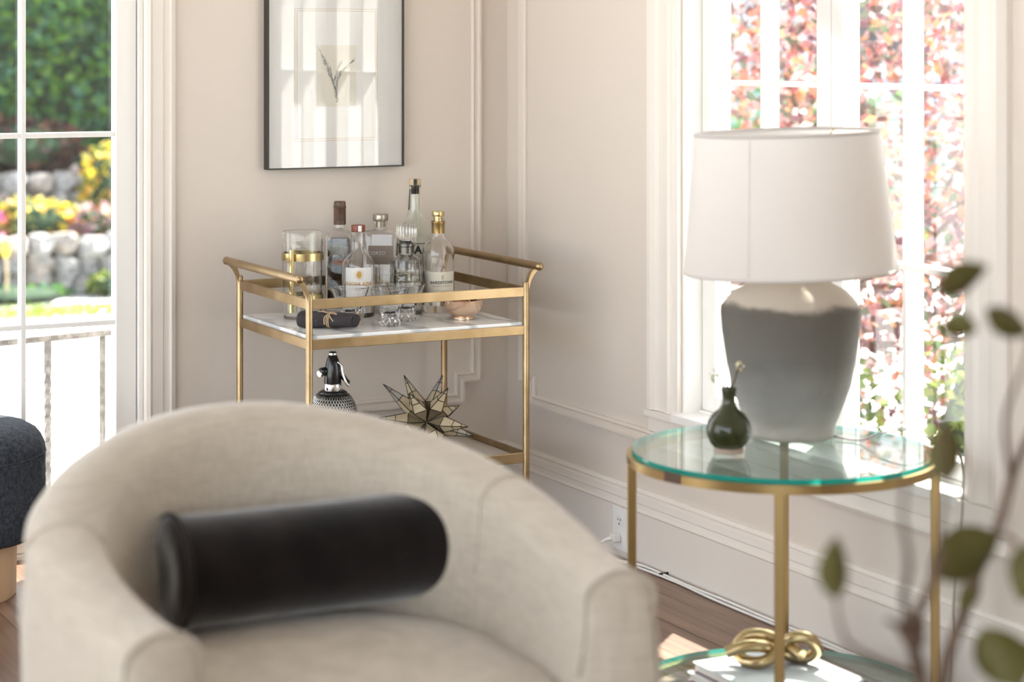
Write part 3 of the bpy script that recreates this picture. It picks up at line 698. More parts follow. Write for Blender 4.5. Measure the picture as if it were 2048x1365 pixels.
def decanter():
    root = empty('glass_decanter', (-0.442, -0.277, ZT), 0, 'cut crystal decanter with fluted stopper and dark steel collar', 'decanter', 'bottles on the bar cart')
    def cut(r, t, z): return r * (1 - (0.035 * abs(math.sin(9 * t)) if 0.02 < z < 0.145 and r > 0.03 else 0))
    MB().lathe(shellprof([(0.038, 0), (0.0425, 0.004), (0.0435, 0.022), (0.0430, 0.060), (0.0420, 0.064), (0.0435, 0.068), (0.0435, 0.100), (0.0420, 0.104), (0.0435, 0.108), (0.0432, 0.128), (0.040, 0.142), (0.031, 0.150), (0.0195, 0.155), (0.0185, 0.176), (0.0175, 0.178)], 0.004, 0.012), 72, mod=cut).build('vessel', M['glass'], root, auto=30)
    MB().lathe([(0.0190, 0.160), (0.0212, 0.160), (0.0212, 0.176), (0.0235, 0.178), (0.0235, 0.184), (0.0195, 0.186), (0.0190, 0.186), (0.0190, 0.160)], 40).build('collar', M['darksteel'], root, auto=40)
    def flute(r, t, z): return r * (1 - (0.09 * abs(math.sin(8 * t)) if z > 0.196 else 0))
    MB().lathe([(0, 0.168), (0.0125, 0.168), (0.014, 0.187), (0.012, 0.192), (0.022, 0.198), (0.0265, 0.205), (0.0265, 0.228), (0.0245, 0.234), (0, 0.235)], 64, mod=flute).build('stopper', M['glass'], root, auto=30)
decanter()

def bardstown():
    root = bottle('bourbon_bottle', (-0.346, -0.270), 'round-shouldered clear bottle with cream label and gold cap, rightmost bottle on the cart')
    MB().lathe(shellprof([(0.040, 0), (0.0425, 0.004), (0.0425, 0.150), (0.0410, 0.165), (0.0355, 0.179), (0.0265, 0.188), (0.0185, 0.193), (0.0165, 0.200), (0.0160, 0.238), (0.0165, 0.246)], 0.003, 0.018), 48).build('glass', M['glass'], root, auto=50)
    MB().lathe([(0.0166, 0.207), (0.0174, 0.207), (0.0174, 0.232), (0.0184, 0.234), (0.0184, 0.239), (0.0174, 0.240), (0.0166, 0.240), (0.0166, 0.207)], 32).build('neck_band', M['tgold'], root, auto=40)
    MB().lathe([(0, 0.238), (0.0120, 0.238), (0.0120, 0.2515), (0.0160, 0.252), (0.0168, 0.254), (0.0168, 0.264), (0.0158, 0.2655), (0, 0.2655)], 32).build('cap', M['gold'], root, auto=40)
    lb = strip(0.0428, 0.048, 0.108, FACE - 1.45, FACE + 1.2, 30).build('label', M['cream'], root)
    text('BARDSTOWN', 0.0102, M['ink'], lb, wrap(0.0438, 0.080, FACE + 0.30), bold=0.0003, space=1.05)
    text('BOURBON COMPANY', 0.0052, M['taupe'], lb, wrap(0.0438, 0.0705, FACE + 0.30), space=1.05)
    w_ = wrap(0.0438, 0.0945, FACE + 0.30)
    for cz in (-0.0026, 0.0026):
        MB().tube([w_(0.0026 * math.cos(2 * PI * k / 18), cz + 0.0028 * math.sin(2 * PI * k / 18)) for k in range(18)], 0.0004, 4, closed=True).build('emblem_ring', M['goldtext'], lb)
    for zz in (0.060, 0.0545): strip(0.0437, zz, zz + 0.0005, FACE - 0.15, FACE + 0.95, 12, 0.0003).build('rule_line', M['taupe'], lb)
    for k in range(9): strip(0.0437, 0.056 + k * 0.005, 0.0568 + k * 0.005, FACE - 1.25, FACE - 0.62, 8, 0.0003).build('rule_line', M['taupe'], lb)
bardstown()

# three flared tumblers
def tumblers():
    prof = [(0, 0), (0.0255, 0), (0.0285, 0.004), (0.0285, 0.011), (0.0225, 0.018), (0.0225, 0.026), (0.0290, 0.040), (0.0400, 0.066), (0.0490, 0.0925), (0.0483, 0.0935), (0.0385, 0.066), (0.0272, 0.042), (0.018, 0.033), (0, 0.031)]
    def fac(r, t, z): return r * (1 - (0.07 * abs(math.sin(5 * t + z * 40)) if 0.014 < z < 0.05 else 0))
    me = MB().lathe(prof, 60, mod=fac).mesh('tumbler', M['glass'], True)
    me.set_sharp_from_angle(angle=math.radians(45))
    for (x_, y_, a), lb in zip(((-0.655, -0.398, 0.2), (-0.580, -0.477, 0.9), (-0.503, -0.406, 0.5)),
            ('flared clear tumbler standing behind the tied dark napkin', 'flared clear tumbler nearest the front edge of the marble shelf', 'flared clear tumbler standing just in front of the crystal decanter')):
        o = link('glass_tumbler', me); o.location = (x_, y_, ZT); o.rotation_euler = (0, 0, a); tag(o, lb, 'glass', 'flared tumblers on the bar cart')
tumblers()

def napkin():
    root = empty('napkin_roll', (-0.733, -0.443, ZT), math.radians(-40), 'rolled charcoal linen napkin tied with jute twine on the marble shelf', 'napkin')
    n = 26; vs = []; fs = []; L_ = 0.071
    for i in range(n + 1):
        x_ = -L_ + 2 * L_ * i / n; pinch = 1 - 0.16 * math.exp(-((x_ - 0.004) / 0.016) ** 2); e = 1 - 0.10 * (abs(x_) / L_) ** 4
        for k in range(28):
            t = 2 * PI * k / 28; wv = 1 + 0.05 * noise.noise(Vector((x_ * 30, math.cos(t) * 1.5, math.sin(t) * 1.5)))
            y_ = 0.030 * math.cos(t) * pinch * e * wv; z_ = 0.0200 + 0.0200 * math.sin(t) * pinch * e * wv * (1 - 0.12 * x_ / L_)
            vs.append((x_ + 0.004 * math.cos(t), y_, max(z_, 0.0)))
    for i in range(n):
        for k in range(28): fs.append((i * 28 + k, i * 28 + (k + 1) % 28, (i + 1) * 28 + (k + 1) % 28, (i + 1) * 28 + k))
    fs += [tuple(range(28))[::-1], tuple(n * 28 + k for k in range(28))]
    MB().add(vs, fs).build('cloth', M['napkin'], root, auto=60)
    # loose folded edge showing on the side of the roll
    for q, r in ((0.0, 0.021), (0.006, 0.014)):
        pts = [(L_ + 0.001, 0.024 * math.cos(a) * r / 0.021, 0.020 + 0.015 * math.sin(a) * r / 0.021) for a in [PI * 1.7 * k / 20 + q * 60 for k in range(21)]]
        MB().tube(pts, 0.0016, 5).build('fold', M['napkin'], root, smooth=True)
    tw = MB()
    for dx in (0.0, 0.0045): tw.tube([(0.003 + dx, 0.0275 * math.cos(2 * PI * k / 24), 0.0195 + 0.0185 * math.sin(2 * PI * k / 24)) for k in range(24)], 0.0017, 6, closed=True)
    tie = tw.build('twine', M['twine'], root, smooth=True)
    for pts in ([(0.005, -0.010, 0.0375), (-0.012, -0.014, 0.042), (-0.024, -0.006, 0.0395), (-0.012, -0.004, 0.041), (0.005, -0.010, 0.0375)], [(0.005, -0.010, 0.0375), (0.016, -0.020, 0.039), (0.027, -0.016, 0.0355), (0.015, -0.009, 0.040), (0.005, -0.010, 0.0375)],
                [(0.005, -0.010, 0.0375), (0.012, -0.024, 0.030), (0.022, -0.030, 0.020)], [(0.005, -0.010, 0.0375), (-0.002, -0.026, 0.028), (0.0, -0.0325, 0.012)]):
        MB().tube(catmull(pts, 5), 0.0016, 6).build('bow', M['twine'], tie, smooth=True)
napkin()

def bowl():
    root = empty('copper_bowl', (-0.357, -0.440, ZT), 0, 'small footed copper bowl holding dried citrus slices', 'bowl')
    MB().lathe([(0, 0), (0.0285, 0), (0.0290, 0.003), (0.0265, 0.006), (0.030, 0.008), (0.042, 0.018), (0.050, 0.032), (0.0535, 0.0495), (0.0525, 0.0500), (0.0488, 0.033), (0.041, 0.020), (0.028, 0.011), (0, 0.010)], 48).build('body', M['copper'], root, auto=60)
bowl()
for k, (dx, dy, dz, tx, ty, r, lb) in enumerate(((-0.010, -0.008, 0.044, 0.15, -0.10, 0.026, 'dried orange slice lying frontmost in the copper bowl'), (0.020, 0.012, 0.0465, -0.2, 0.25, 0.024, 'dried orange slice leaning right in the copper bowl'), (-0.022, 0.018, 0.0465, 0.3, 0.2, 0.023, 'dried orange slice tucked at the back left of the copper bowl'))):
    root = empty('orange_slice', (-0.357 + dx, -0.440 + dy, ZT + dz), 0.7 * k, lb, 'orange slice', 'dried citrus in the copper bowl'); root.rotation_euler = (tx, ty, 0.7 * k)
    MB().lathe([(0, -0.0015), (r * 0.9, -0.0015), (r * 0.9, 0.0015), (0, 0.0022)], 24, mod=lambda q, t, z: q * (1 + 0.04 * math.sin(5 * t))).build('flesh', M['orange'], root, smooth=False)
    MB().lathe([(r * 0.9, -0.002), (r, -0.002), (r * 1.01, 0.002), (r * 0.9, 0.0025), (r * 0.9, -0.002)], 24, mod=lambda q, t, z: q * (1 + 0.04 * math.sin(5 * t))).build('rind', M['rind'], root, smooth=False)

# ---- on the lower tier
def siphon():
    root = empty('soda_siphon', (-0.703, -0.40, 0.2565), 0, 'black soda siphon with steel mesh bottle on the lower cart shelf', 'siphon')
    body = [(0.030, 0), (0.046, 0.004), (0.056, 0.022), (0.061, 0.060), (0.062, 0.105), (0.0595, 0.130), (0.053, 0.152), (0.043, 0.168), (0.034, 0.176)]
    MB().lathe([(0, 0)] + body + [(0.028, 0.179), (0.0, 0.179)], 40).build('bottle', M['black'], root, smooth=True)
    def rad(z):
        for (r0, z0), (r1, z1) in zip(body, body[1:]):
            if z0 <= z <= z1: return r0 + (r1 - r0) * (z - z0) / (z1 - z0)
        return body[-1][0]
    mb = MB(); N = 44
    for sgn in (-1, 1):
        for k in range(N):
            pts = []
            for i in range(22):
                z = 0.006 + 0.166 * i / 21; t = 2 * PI * k / N + sgn * i * 0.085; r = rad(z) + 0.0008 + 0.0006 * sgn
                pts.append((r * math.cos(t), r * math.sin(t), z))
            mb.tube(pts, 0.0012, 4)
    tag(mb.build('wire_mesh', M['mesh'], root, smooth=True, fix=False), kind='stuff')
    MB().lathe([(0.036, 0.1745), (0.037, 0.177), (0.029, 0.182), (0.0, 0.183)], 40).build('shoulder', M['black'], root, smooth=True)
    MB().lathe([(0.0, 0.181), (0.0225, 0.181), (0.0230, 0.183), (0.0230, 0.197), (0.0220, 0.199), (0.0, 0.200)], 36).build('collar', M['chrome'], root, auto=40)
    hd = MB().lathe([(0, 0.199), (0.0215, 0.199), (0.0220, 0.202), (0.0212, 0.222), (0.0195, 0.240), (0.0155, 0.258), (0.0100, 0.271), (0, 0.271)], 36).build('head', M['black'], root, auto=40)
    MB().lathe([(0, 0.2705), (0.0100, 0.2705), (0.0098, 0.2755), (0.0, 0.2755)], 24).build('cap_ring', M['chrome'], hd, auto=40)
    MB().lathe([(0, 0.2755), (0.0098, 0.2755), (0.0085, 0.279), (0, 0.280)], 24).build('cap', M['black'], hd, smooth=True)
    R3 = RGT
    q = lambda u, z, d=0.0: (R3 * u - FWD * d + Vector((0, 0, z)))
    MB().tube(catmull([q(0.012, 0.254, 0.008), q(0.022, 0.246, 0.010), q(0.026, 0.225, 0.012), q(0.034, 0.205, 0.014), q(0.043, 0.193, 0.014)], 6), [0.003] * 12 + [0.0035] * 12 + [0.0025], 8).build('lever', M['chrome'], hd, smooth=True)
    MB().tube(catmull([q(0.018, 0.225), q(0.032, 0.208), q(0.040, 0.197)], 5), [0.006, 0.0065, 0.007, 0.007, 0.0065, 0.006, 0.006, 0.0065, 0.007, 0.006, 0.003], 10).build('spout', M['black'], hd, smooth=True)
    MB().tube([q(-0.012, 0.232, 0.006), q(-0.030, 0.229, 0.014)], [0.010, 0.011], 16).build('cartridge_holder', M['black'], hd, smooth=True)
    MB().tube([q(-0.028, 0.2265, 0.014), q(-0.033, 0.225, 0.019)], [0.0095, 0.008], 12).build('cartridge_nut', M['chrome'], hd, auto=30)
siphon()

def star():
    c = Vector((-0.409, -0.33, 0.322))
    root = empty('glass_star', (c.x, c.y, 0.2565), 0, 'leaded amber glass star sculpture with many points on the lower cart shelf', 'sculpture')
    off = Vector((0, 0, c.z - 0.2565))
    tips = [(-0.114, 0.098, 0.01), (-0.060, 0.118, 0.03), (-0.042, 0.084, -0.05), (0.0405, 0.115, 0.05), (0.0575, 0.094, -0.03), (0.084, 0.033, 0.06), (0.110, -0.004, -0.045), (0.124, -0.039, 0.01), (-0.125, 0.012, -0.01), (-0.095, -0.045, -0.05), (0.04, -0.055, -0.07), (-0.02, -0.060, 0.06)]
    for i, (u, v, w_) in enumerate(tips):
        tip = RGT * u + Vector((0, 0, v)) + FWD * w_; d = tip.normalized()
        a = d.cross(Vector((0, 0, 1)) if abs(d.z) < 0.85 else RGT).normalized(); b = d.cross(a)
        hb = 0.030; base = [d * 0.05 + a * hb, d * 0.05 + b * hb * 0.7, d * 0.05 - a * hb, d * 0.05 - b * hb * 0.7]
        cm = MB()
        ap = tip
        for k in range(4):
            p0, p1 = base[k], base[(k + 1) % 4]
            st = [0.0, 0.42, 0.74, 1.0]
            for s0, s1 in zip(st, st[1:]):
                quad = [p0.lerp(ap, s0), p1.lerp(ap, s0), p1.lerp(ap, s1), p0.lerp(ap, s1)]
                nrm = (p1 - p0).cross(ap - p0).normalized()
                if s1 == 1.0: quad = quad[:3]
                vs = [q + off for q in quad] + [q + off - nrm * 0.0012 for q in quad]; m_ = len(quad)
                fs = [tuple(range(m_)), tuple(reversed(range(m_, 2 * m_)))] + [(j, (j + 1) % m_, m_ + (j + 1) % m_, m_ + j) for j in range(m_)]
                MB().add(vs, fs).build('pane', M['smoke'] if i in (0, 3, 7) and s0 > 0.3 else M['mirror'], root)
                if s0 > 0: cm.tube([quad[0] + off, quad[1] + off], 0.0011, 5)
            cm.tube([p0 + off, ap + off], 0.0012, 5); cm.tube([p0 + off, p1 + off], 0.0011, 5); cm.tube([p0 * 0.995 + off, off], 0.0011, 5)
            p0c = [Vector(), p0, p1]
            MB().add([q + off for q in p0c] + [q * 0.98 + off for q in p0c], [(0, 1, 2), (5, 4, 3), (1, 2, 5, 4)]).build('pane', M['mirror'], root)
        cm.build('lead_came', M['came'], root)
    MB().lathe([(0, -0.003), (0.003, 0), (0, 0.003)], 10, (off - FWD * 0.002)[:]).build('solder_dot', M['pewter'], root, smooth=True)
star()

# ================================================================== FRAMED PICTURE
def picture():
    root = empty('framed_picture', (-0.535, 0, 0.975), 0, 'thin black framed botanical drawing in a wide white mount on the wall', 'picture')
    w2, H = 0.2, 0.506
    fr = M['frame']
    for a, b in (((-w2, -0.030, 0), (-w2 + 0.004, 0, H)), ((w2 - 0.004, -0.030, 0), (w2, 0, H)), ((-w2 + 0.004, -0.030, 0), (w2 - 0.004, 0, 0.0035)), ((-w2 + 0.004, -0.030, H - 0.0035), (w2 - 0.004, 0, H))): BOX('frame_bar', a, b, fr, root)
    BOX('mount_board', (-w2 + 0.004, -0.022, 0.0035), (w2 - 0.004, -0.002, H - 0.0035), M['mount'], root)
    x0, x1, z0, z1 = -0.120, 0.123, 0.074, 0.433
    ln = MB()
    for e in (0, 0.006):
        for a, b in (((x0 + e, z0 + e), (x1 - e, z0 + e + 0.0012)), ((x0 + e, z1 - e - 0.0012), (x1 - e, z1 - e)), ((x0 + e, z0 + e), (x0 + e + 0.0012, z1 - e)), ((x1 - e - 0.0012, z0 + e), (x1 - e, z1 - e))): ln.box((a[0], -0.0226, a[1]), (b[0], -0.022, b[1]))
    ln.build('ruled_border', M['goldline'], root)
    BOX('inner_mount', (x0 + 0.008, -0.0224, z0 + 0.008), (x1 - 0.008, -0.0220, z1 - 0.008), M['paper'], root)
    pr = BOX('print', (-0.056, -0.0240, 0.168), (0.059, -0.0224, 0.334), M['cream'], root)
    sk = MB()
    rnd = random.Random(3)
    def stroke(p, q, w_=0.0008):
        d = (Vector(q) - Vector(p)); nn = Vector((-d.y, d.x)).normalized() * w_ / 2
        y_ = -0.0243 - rnd.random() * 0.0002
        sk.add([(p[0] - nn.x, y_, p[1] - nn.y), (q[0] - nn.x * 0.3, y_, q[1] - nn.y * 0.3), (q[0] + nn.x * 0.3, y_, q[1] + nn.y * 0.3), (p[0] + nn.x, y_, p[1] + nn.y)], [(0, 1, 2, 3)])
    def spray(pts, wid, n):
        pts = [Vector(p) for p in pts]
        for k in range(n):
            t = rnd.random() * (len(pts) - 1); i = min(int(t), len(pts) - 2); p = pts[i].lerp(pts[i + 1], t - i); d = (pts[i + 1] - pts[i]).normalized()
            o = Vector((-d.y, d.x)) * rnd.uniform(-1, 1) * wid; p = p + o; q = p + d * rnd.uniform(0.005, 0.014) + o * rnd.uniform(0, 0.8)
            stroke(p, q, rnd.uniform(0.0007, 0.0015))
        for p, q in zip(pts, pts[1:]): stroke(p, q, 0.0014)
    spray([(0.004, 0.178), (-0.002, 0.205), (-0.010, 0.240), (-0.020, 0.270), (-0.050, 0.322)], 0.0035, 70)
    spray([(0.000, 0.195), (0.000, 0.235), (0.014, 0.262), (0.052, 0.296)], 0.0035, 60)
    spray([(-0.008, 0.232), (0.002, 0.262), (0.012, 0.285)], 0.003, 30)
    spray([(-0.004, 0.215), (-0.020, 0.255), (-0.035, 0.290)], 0.003, 30)
    sk.build('drawing', M['ink'], pr, fix=False)
    BOX('glazing', (-w2 + 0.004, -0.0285, 0.0035), (w2 - 0.004, -0.0265, H - 0.0035), M['pglass'], root)
picture()

# ================================================================== SIDE TABLE AND WHAT STANDS ON IT
TX, TY, TZ, TR = -0.389, -1.911, 0.519, 0.3030
def side_table():
    root = empty('side_table', (TX, TY, 0), 0, 'round gold side table with glass top beside the window', 'side table')
    g = M['tgold']
    def ring(name, z0, z1, r1, r0):
        MB().lathe([(r0, z0), (r1, z0), (r1, z1), (r0, z1), (r0, z0)], 96).build(name, g, root, auto=40)
    ring('top_ring', TZ - 0.0275, TZ - 0.0105, TR, TR - 0.026); ring('bottom_ring', 0.021, 0.0380, TR, TR - 0.026)
    for z, nm in ((TZ - 0.0015, 'glass_top'), (0.0475, 'glass_shelf')):
        r = TR - 0.010; t = 0.0088
        gt = MB().lathe([(0, z), (r, z)], 96); gt.lathe([(0, z - t), (r, z - t)], 96); o = gt.build(nm, M['tglass'], root)
        MB().lathe([(r, z - t), (r, z)], 96).build('glass_edge', M['tedge'], o, smooth=True)
    for k in range(4):
        a = math.atan2(FWD.y, FWD.x) + math.radians(-8.2) + k * PI / 2
        mb = MB(); mb.T = Matrix.Rotation(a, 4, 'Z'); mb.box((TR - 0.018, -0.0095, 0.0), (TR - 0.001, 0.0095, TZ - 0.027)); mb.build('leg', g, root, bevel=0.0015)
    a = math.atan2(-FWD.y, -FWD.x) - 0.86
    mb = MB(); vs = []
    n = 8
    st = strip(TR, TZ - 0.0268, TZ - 0.0088, a - 0.07, a + 0.07, n, 0.0012); st.build('joint_plate', M['seal'], root)
side_table()

def lamp():
    lx, ly = -0.292, -1.803
    z0 = TZ - 0.0015
    root = empty('table_lamp', (lx, ly, z0), 0, 'grey weathered urn lamp with large white drum shade on the glass side table', 'lamp')
    prof = [(0, 0), (0.083, 0), (0.088, 0.004), (0.089, 0.018), (0.092, 0.030), (0.106, 0.062), (0.120, 0.105), (0.131, 0.160), (0.1385, 0.210), (0.1415, 0.250), (0.1405, 0.262), (0.1360, 0.2665), (0.1345, 0.2700), (0.1300, 0.2735), (0.128, 0.278), (0.112, 0.294), (0.090, 0.306), (0.070, 0.314), (0.058, 0.325), (0.056, 0.335), (0, 0.335)]
    def rough_(r, t, z):
        k = 0.0015 * noise.noise(Vector((3 * math.cos(t), 3 * math.sin(t), z * 14)))
        if z < 0.075: k += 0.006 * noise.noise(Vector((4 * math.cos(t), 4 * math.sin(t), z * 45))) * (1 - z / 0.085)
        return r + k
    # resample the profile for finer relief
    fine = []
    for (r0, q0), (r1, q1) in zip(prof[1:], prof[2:-1]):
        m_ = max(1, int((q1 - q0) / 0.006))
        for k in range(m_): fine.append((r0 + (r1 - r0) * k / m_, q0 + (q1 - q0) * k / m_))
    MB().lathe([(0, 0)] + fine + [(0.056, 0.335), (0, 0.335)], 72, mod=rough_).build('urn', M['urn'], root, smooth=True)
    MB().lathe([(0, 0.335), (0.018, 0.335), (0.018, 0.36), (0.006, 0.364), (0.006, 0.44), (0.016, 0.445), (0.016, 0.485), (0, 0.485)], 20).build('stem', M['tgold'], root, auto=40)
    MB().lathe([(0, 0.485), (0.013, 0.487), (0.028, 0.525), (0.026, 0.545), (0.014, 0.558), (0, 0.561)], 20).build('bulb', M['plate'], root, smooth=True)
    zb, zt, rb, rt = 0.850 - z0, 1.133 - z0, 0.2155, 0.1865
    tilt = Matrix.Rotation(math.radians(1.7), 4, -FWD)
    piv = Vector((0, 0, zb))
    TT = Matrix.Translation(piv) @ tilt @ Matrix.Translation(-piv)
    def tm(): mb = MB(); mb.T = TT; return mb
    t = 0.0012; n = 24
    out = [(rb + (rt - rb) * k / n, zb + (zt - zb) * k / n) for k in range(n + 1)]
    sh = tm().lathe(out, 96).build('shade', M['shade'], root, smooth=True, fix=False)
    tm().lathe([(rb - 0.0012, zb), (rb + 0.0008, zb), (rb + 0.0004, zb + 0.006), (rb - 0.0012, zb + 0.006), (rb - 0.0012, zb)], 96).build('shade_trim', M['shade'], sh, smooth=True)
    tm().lathe([(rt - 0.0012, zt - 0.006), (rt + 0.0012, zt - 0.006), (rt + 0.0008, zt), (rt - 0.0012, zt), (rt - 0.0012, zt - 0.006)], 96).build('shade_trim', M['shade'], sh, smooth=True)
    a = FACE - 0.52
    tm().tube([((rb + (rt - rb) * k / 6 + 0.0004) * math.cos(a), (rb + (rt - rb) * k / 6 + 0.0004) * math.sin(a), zb + (zt - zb) * k / 6) for k in range(7)], 0.0007, 5).build('shade_seam', M['shade'], sh)
    for k in range(3):
        b = k * 2 * PI / 3 + 0.4
        tm().tube([(0, 0, 0.485), ((rt - 0.002) * math.cos(b), (rt - 0.002) * math.sin(b), zt - 0.004)], 0.0016, 6).build('spider_arm', M['tgold'], sh)
lamp()

# lamp cord: over the glass, off the back edge, down beside the wall
pts = catmull([(-0.235, -1.872, TZ + 0.004), (-0.215, -1.93, TZ + 0.004), (-0.19, -1.985, TZ + 0.028), (-0.155, -2.02, TZ + 0.034), (-0.118, -2.045, TZ + 0.012), (-0.062, -2.052, 0.50), (-0.048, -2.040, 0.40), (-0.046, -2.024, 0.30), (-0.046, -2.010, 0.20), (-0.044, -2.005, 0.10), (-0.052, -1.995, 0.012), (-0.058, -1.93, 0.004)], 8)
tag(MB().tube(pts, 0.0024, 6).build('lamp_cord', M['cord'], smooth=True), 'thin grey lamp cord looping over the glass table edge and down the wall', 'cord')

def bud_vase():
    vx, vy = -0.498, -1.888
    root = empty('bud_vase', (vx, vy, TZ - 0.0015), 0, 'small dark green glazed bud vase on the glass side table', 'vase')
    prof = [(0, 0), (0.028, 0), (0.030, 0.003), (0.0290, 0.010)]
    MB().lathe(prof + [(0, 0.010)], 36).build('foot', M['bareclay'], root, auto=50)
    MB().lathe([(0, 0.009), (0.0290, 0.0095), (0.036, 0.018), (0.0425, 0.034), (0.0435, 0.046), (0.040, 0.060), (0.031, 0.074), (0.0185, 0.084), (0.0130, 0.094), (0.0125, 0.106), (0.0145, 0.120), (0.0150, 0.124), (0.0135, 0.1245), (0.0105, 0.108), (0.0105, 0.085), (0, 0.083)], 44).build('body', M['greenvase'], root, smooth=True)
    rnd = random.Random(5)
    def sprig(name, lb, pts, kind, n, size):
        s = empty(name, (vx, vy, TZ + 0.085), 0, lb, 'sprig')
        L_ = [RGT * u + FWD * d + Vector((0, 0, z)) for u, d, z in pts]
        MB().tube(catmull(L_, 5), 0.0016, 6).build('stem', M['twig'], s, smooth=True)
        tip = L_[-1]
        for k in range(n):
            d = Vector((rnd.gauss(0, 1), rnd.gauss(0, 1), rnd.gauss(0, 1))).normalized(); c = tip + d * size * rnd.uniform(0.35, 1.0)
            a = d.cross(Vector((0.3, 0.5, 0.8))).normalized(); b = d.cross(a); w_ = size * rnd.uniform(0.35, 0.55)
            mm = M[kind] if rnd.random() < 0.8 else (M['yellow'] if kind == 'petal' else M['petal'])
            vs = [c - a * w_ * 0.6, c + d * w_ * 0.5 - b * w_ * 0.5, c + a * w_ * 0.9 + d * w_ * 0.4, c + d * w_ * 0.5 + b * w_ * 0.5, c + d * w_ * 0.25]
            MB().add(vs, [(0, 1, 4), (1, 2, 4), (2, 3, 4), (3, 0, 4)]).build('petal' if kind == 'petal' else 'leaflet', mm, s, smooth=True, fix=False)
    sprig('blossom_sprig', 'cream blossom sprig leaning right out of the green bud vase', [(0.0, 0, 0), (0.004, 0, 0.035), (0.011, 0, 0.050), (0.016, 0, 0.068), (0.020, 0, 0.082)], 'petal', 16, 0.011)
    sprig('leaf_sprig', 'pale green budding sprig leaning left out of the green bud vase', [(0.0, 0, 0), (-0.006, 0.004, 0.030), (-0.014, 0.006, 0.048), (-0.024, 0.008, 0.062)], 'bud', 16, 0.013)
bud_vase()

# lower shelf: books and the knot
def book(name, lb, x0, x1, y0, y1, z0, z1, cover, board, rz=0):
    cx, cy = (x0 + x1) / 2, (y0 + y1) / 2
    root = empty(name, (cx, cy, z0), rz, lb, 'book', 'books under the side table')
    hx, hy, h = (x1 - x0) / 2, abs(y1 - y0) / 2, z1 - z0
    BOX('pages', (-hx + 0.004, -hy + 0.004, 0.0025), (hx - 0.001, hy - 0.004, h - 0.0025), M['pages'], root)
    BOX('cover', (-hx, -hy, h - 0.0025), (hx, hy, h), cover, root, bevel=0.0008)
    BOX('cover', (-hx, -hy, 0), (hx, hy, 0.0025), board, root, bevel=0.0008)
    BOX('spine', (hx, -hy, 0), (hx + 0.0025, hy, h), board, root)
book('book', 'white hardcover book lowest in the stack under the glass side table', -0.520, -0.282, -1.776, -2.045, 0.048, 0.066, M['bookw'], M['bookb'], 0.02)
book('book', 'pale blue hardcover book on top of the stack under the side table', -0.514, -0.285, -1.784, -2.040, 0.0665, 0.086, M['bookc'], M['bookb'])
def knot():
    root = empty('gold_knot', (-0.389, -1.882, 0.0865), 0, 'brushed gold metal knot ornament on the books under the side table', 'ornament')
    raw = [(-0.096, -0.022, 0.036), (-0.062, -0.022, 0.050), (-0.024, -0.014, 0.048), (0.008, 0.010, 0.030), (0.036, 0.022, 0.0145), (0.066, 0.012, 0.014), (0.086, 0.0, 0.036), (0.070, -0.006, 0.062), (0.042, -0.004, 0.066), (0.018, 0.002, 0.050), (-0.002, -0.016, 0.026), (-0.030, -0.022, 0.0135), (-0.058, -0.006, 0.0135), (-0.072, 0.016, 0.032), (-0.052, 0.026, 0.058), (-0.016, 0.022, 0.062), (0.018, 0.020, 0.046), (0.052, -0.020, 0.028)]
    pts = catmull([RGT * u + FWD * d + Vector((0, 0, 0.0125 + (z - 0.0135) * 0.86)) for u, d, z in raw], 8)
    o = MB().tube(pts, 0.0122, 14).build('coil', M['knot'], root, auto=50)
knot()

# ================================================================== STOOL, OUTLET, CABLES
def stool():
    root = empty('boucle_stool', (-1.632, -0.262, 0), 0, 'round navy boucle stool on a pale wood drum base by the french door', 'stool')
    MB().lathe([(0, 0), (0.155, 0), (0.158, 0.004), (0.160, 0.140), (0, 0.140)], 64).build('base', M['ash'], root, auto=40)
    def fuzz(r, t, z): return r + 0.003 * noise.noise(Vector((60 * r * math.cos(t), 60 * r * math.sin(t), 60 * z)))
    low = [(0, 0.138), (0.19, 0.138), (0.210, 0.143), (0.221, 0.158), (0.224, 0.18)] + [(0.226, 0.18 + k * 0.01) for k in range(1, 16)] + [(0.2235, 0.338)]
    MB().lathe(low, 140, mod=fuzz).build('seat_band', M['boucle'], root, smooth=True)
    top = [(0.2235, 0.338), (0.226, 0.345), (0.224, 0.358), (0.217, 0.374), (0.203, 0.390), (0.182, 0.402), (0.15, 0.410), (0.11, 0.414), (0.06, 0.416), (0, 0.416)]
    MB().lathe(top, 140, mod=fuzz).build('seat_top', M['boucle'], root, smooth=True)
    MB().tube([(0.2255 * math.cos(2 * PI * k / 72), 0.2255 * math.sin(2 * PI * k / 72), 0.338) for k in range(72)], 0.003, 6, closed=True).build('welt', M['boucle'], root, smooth=True)
stool()
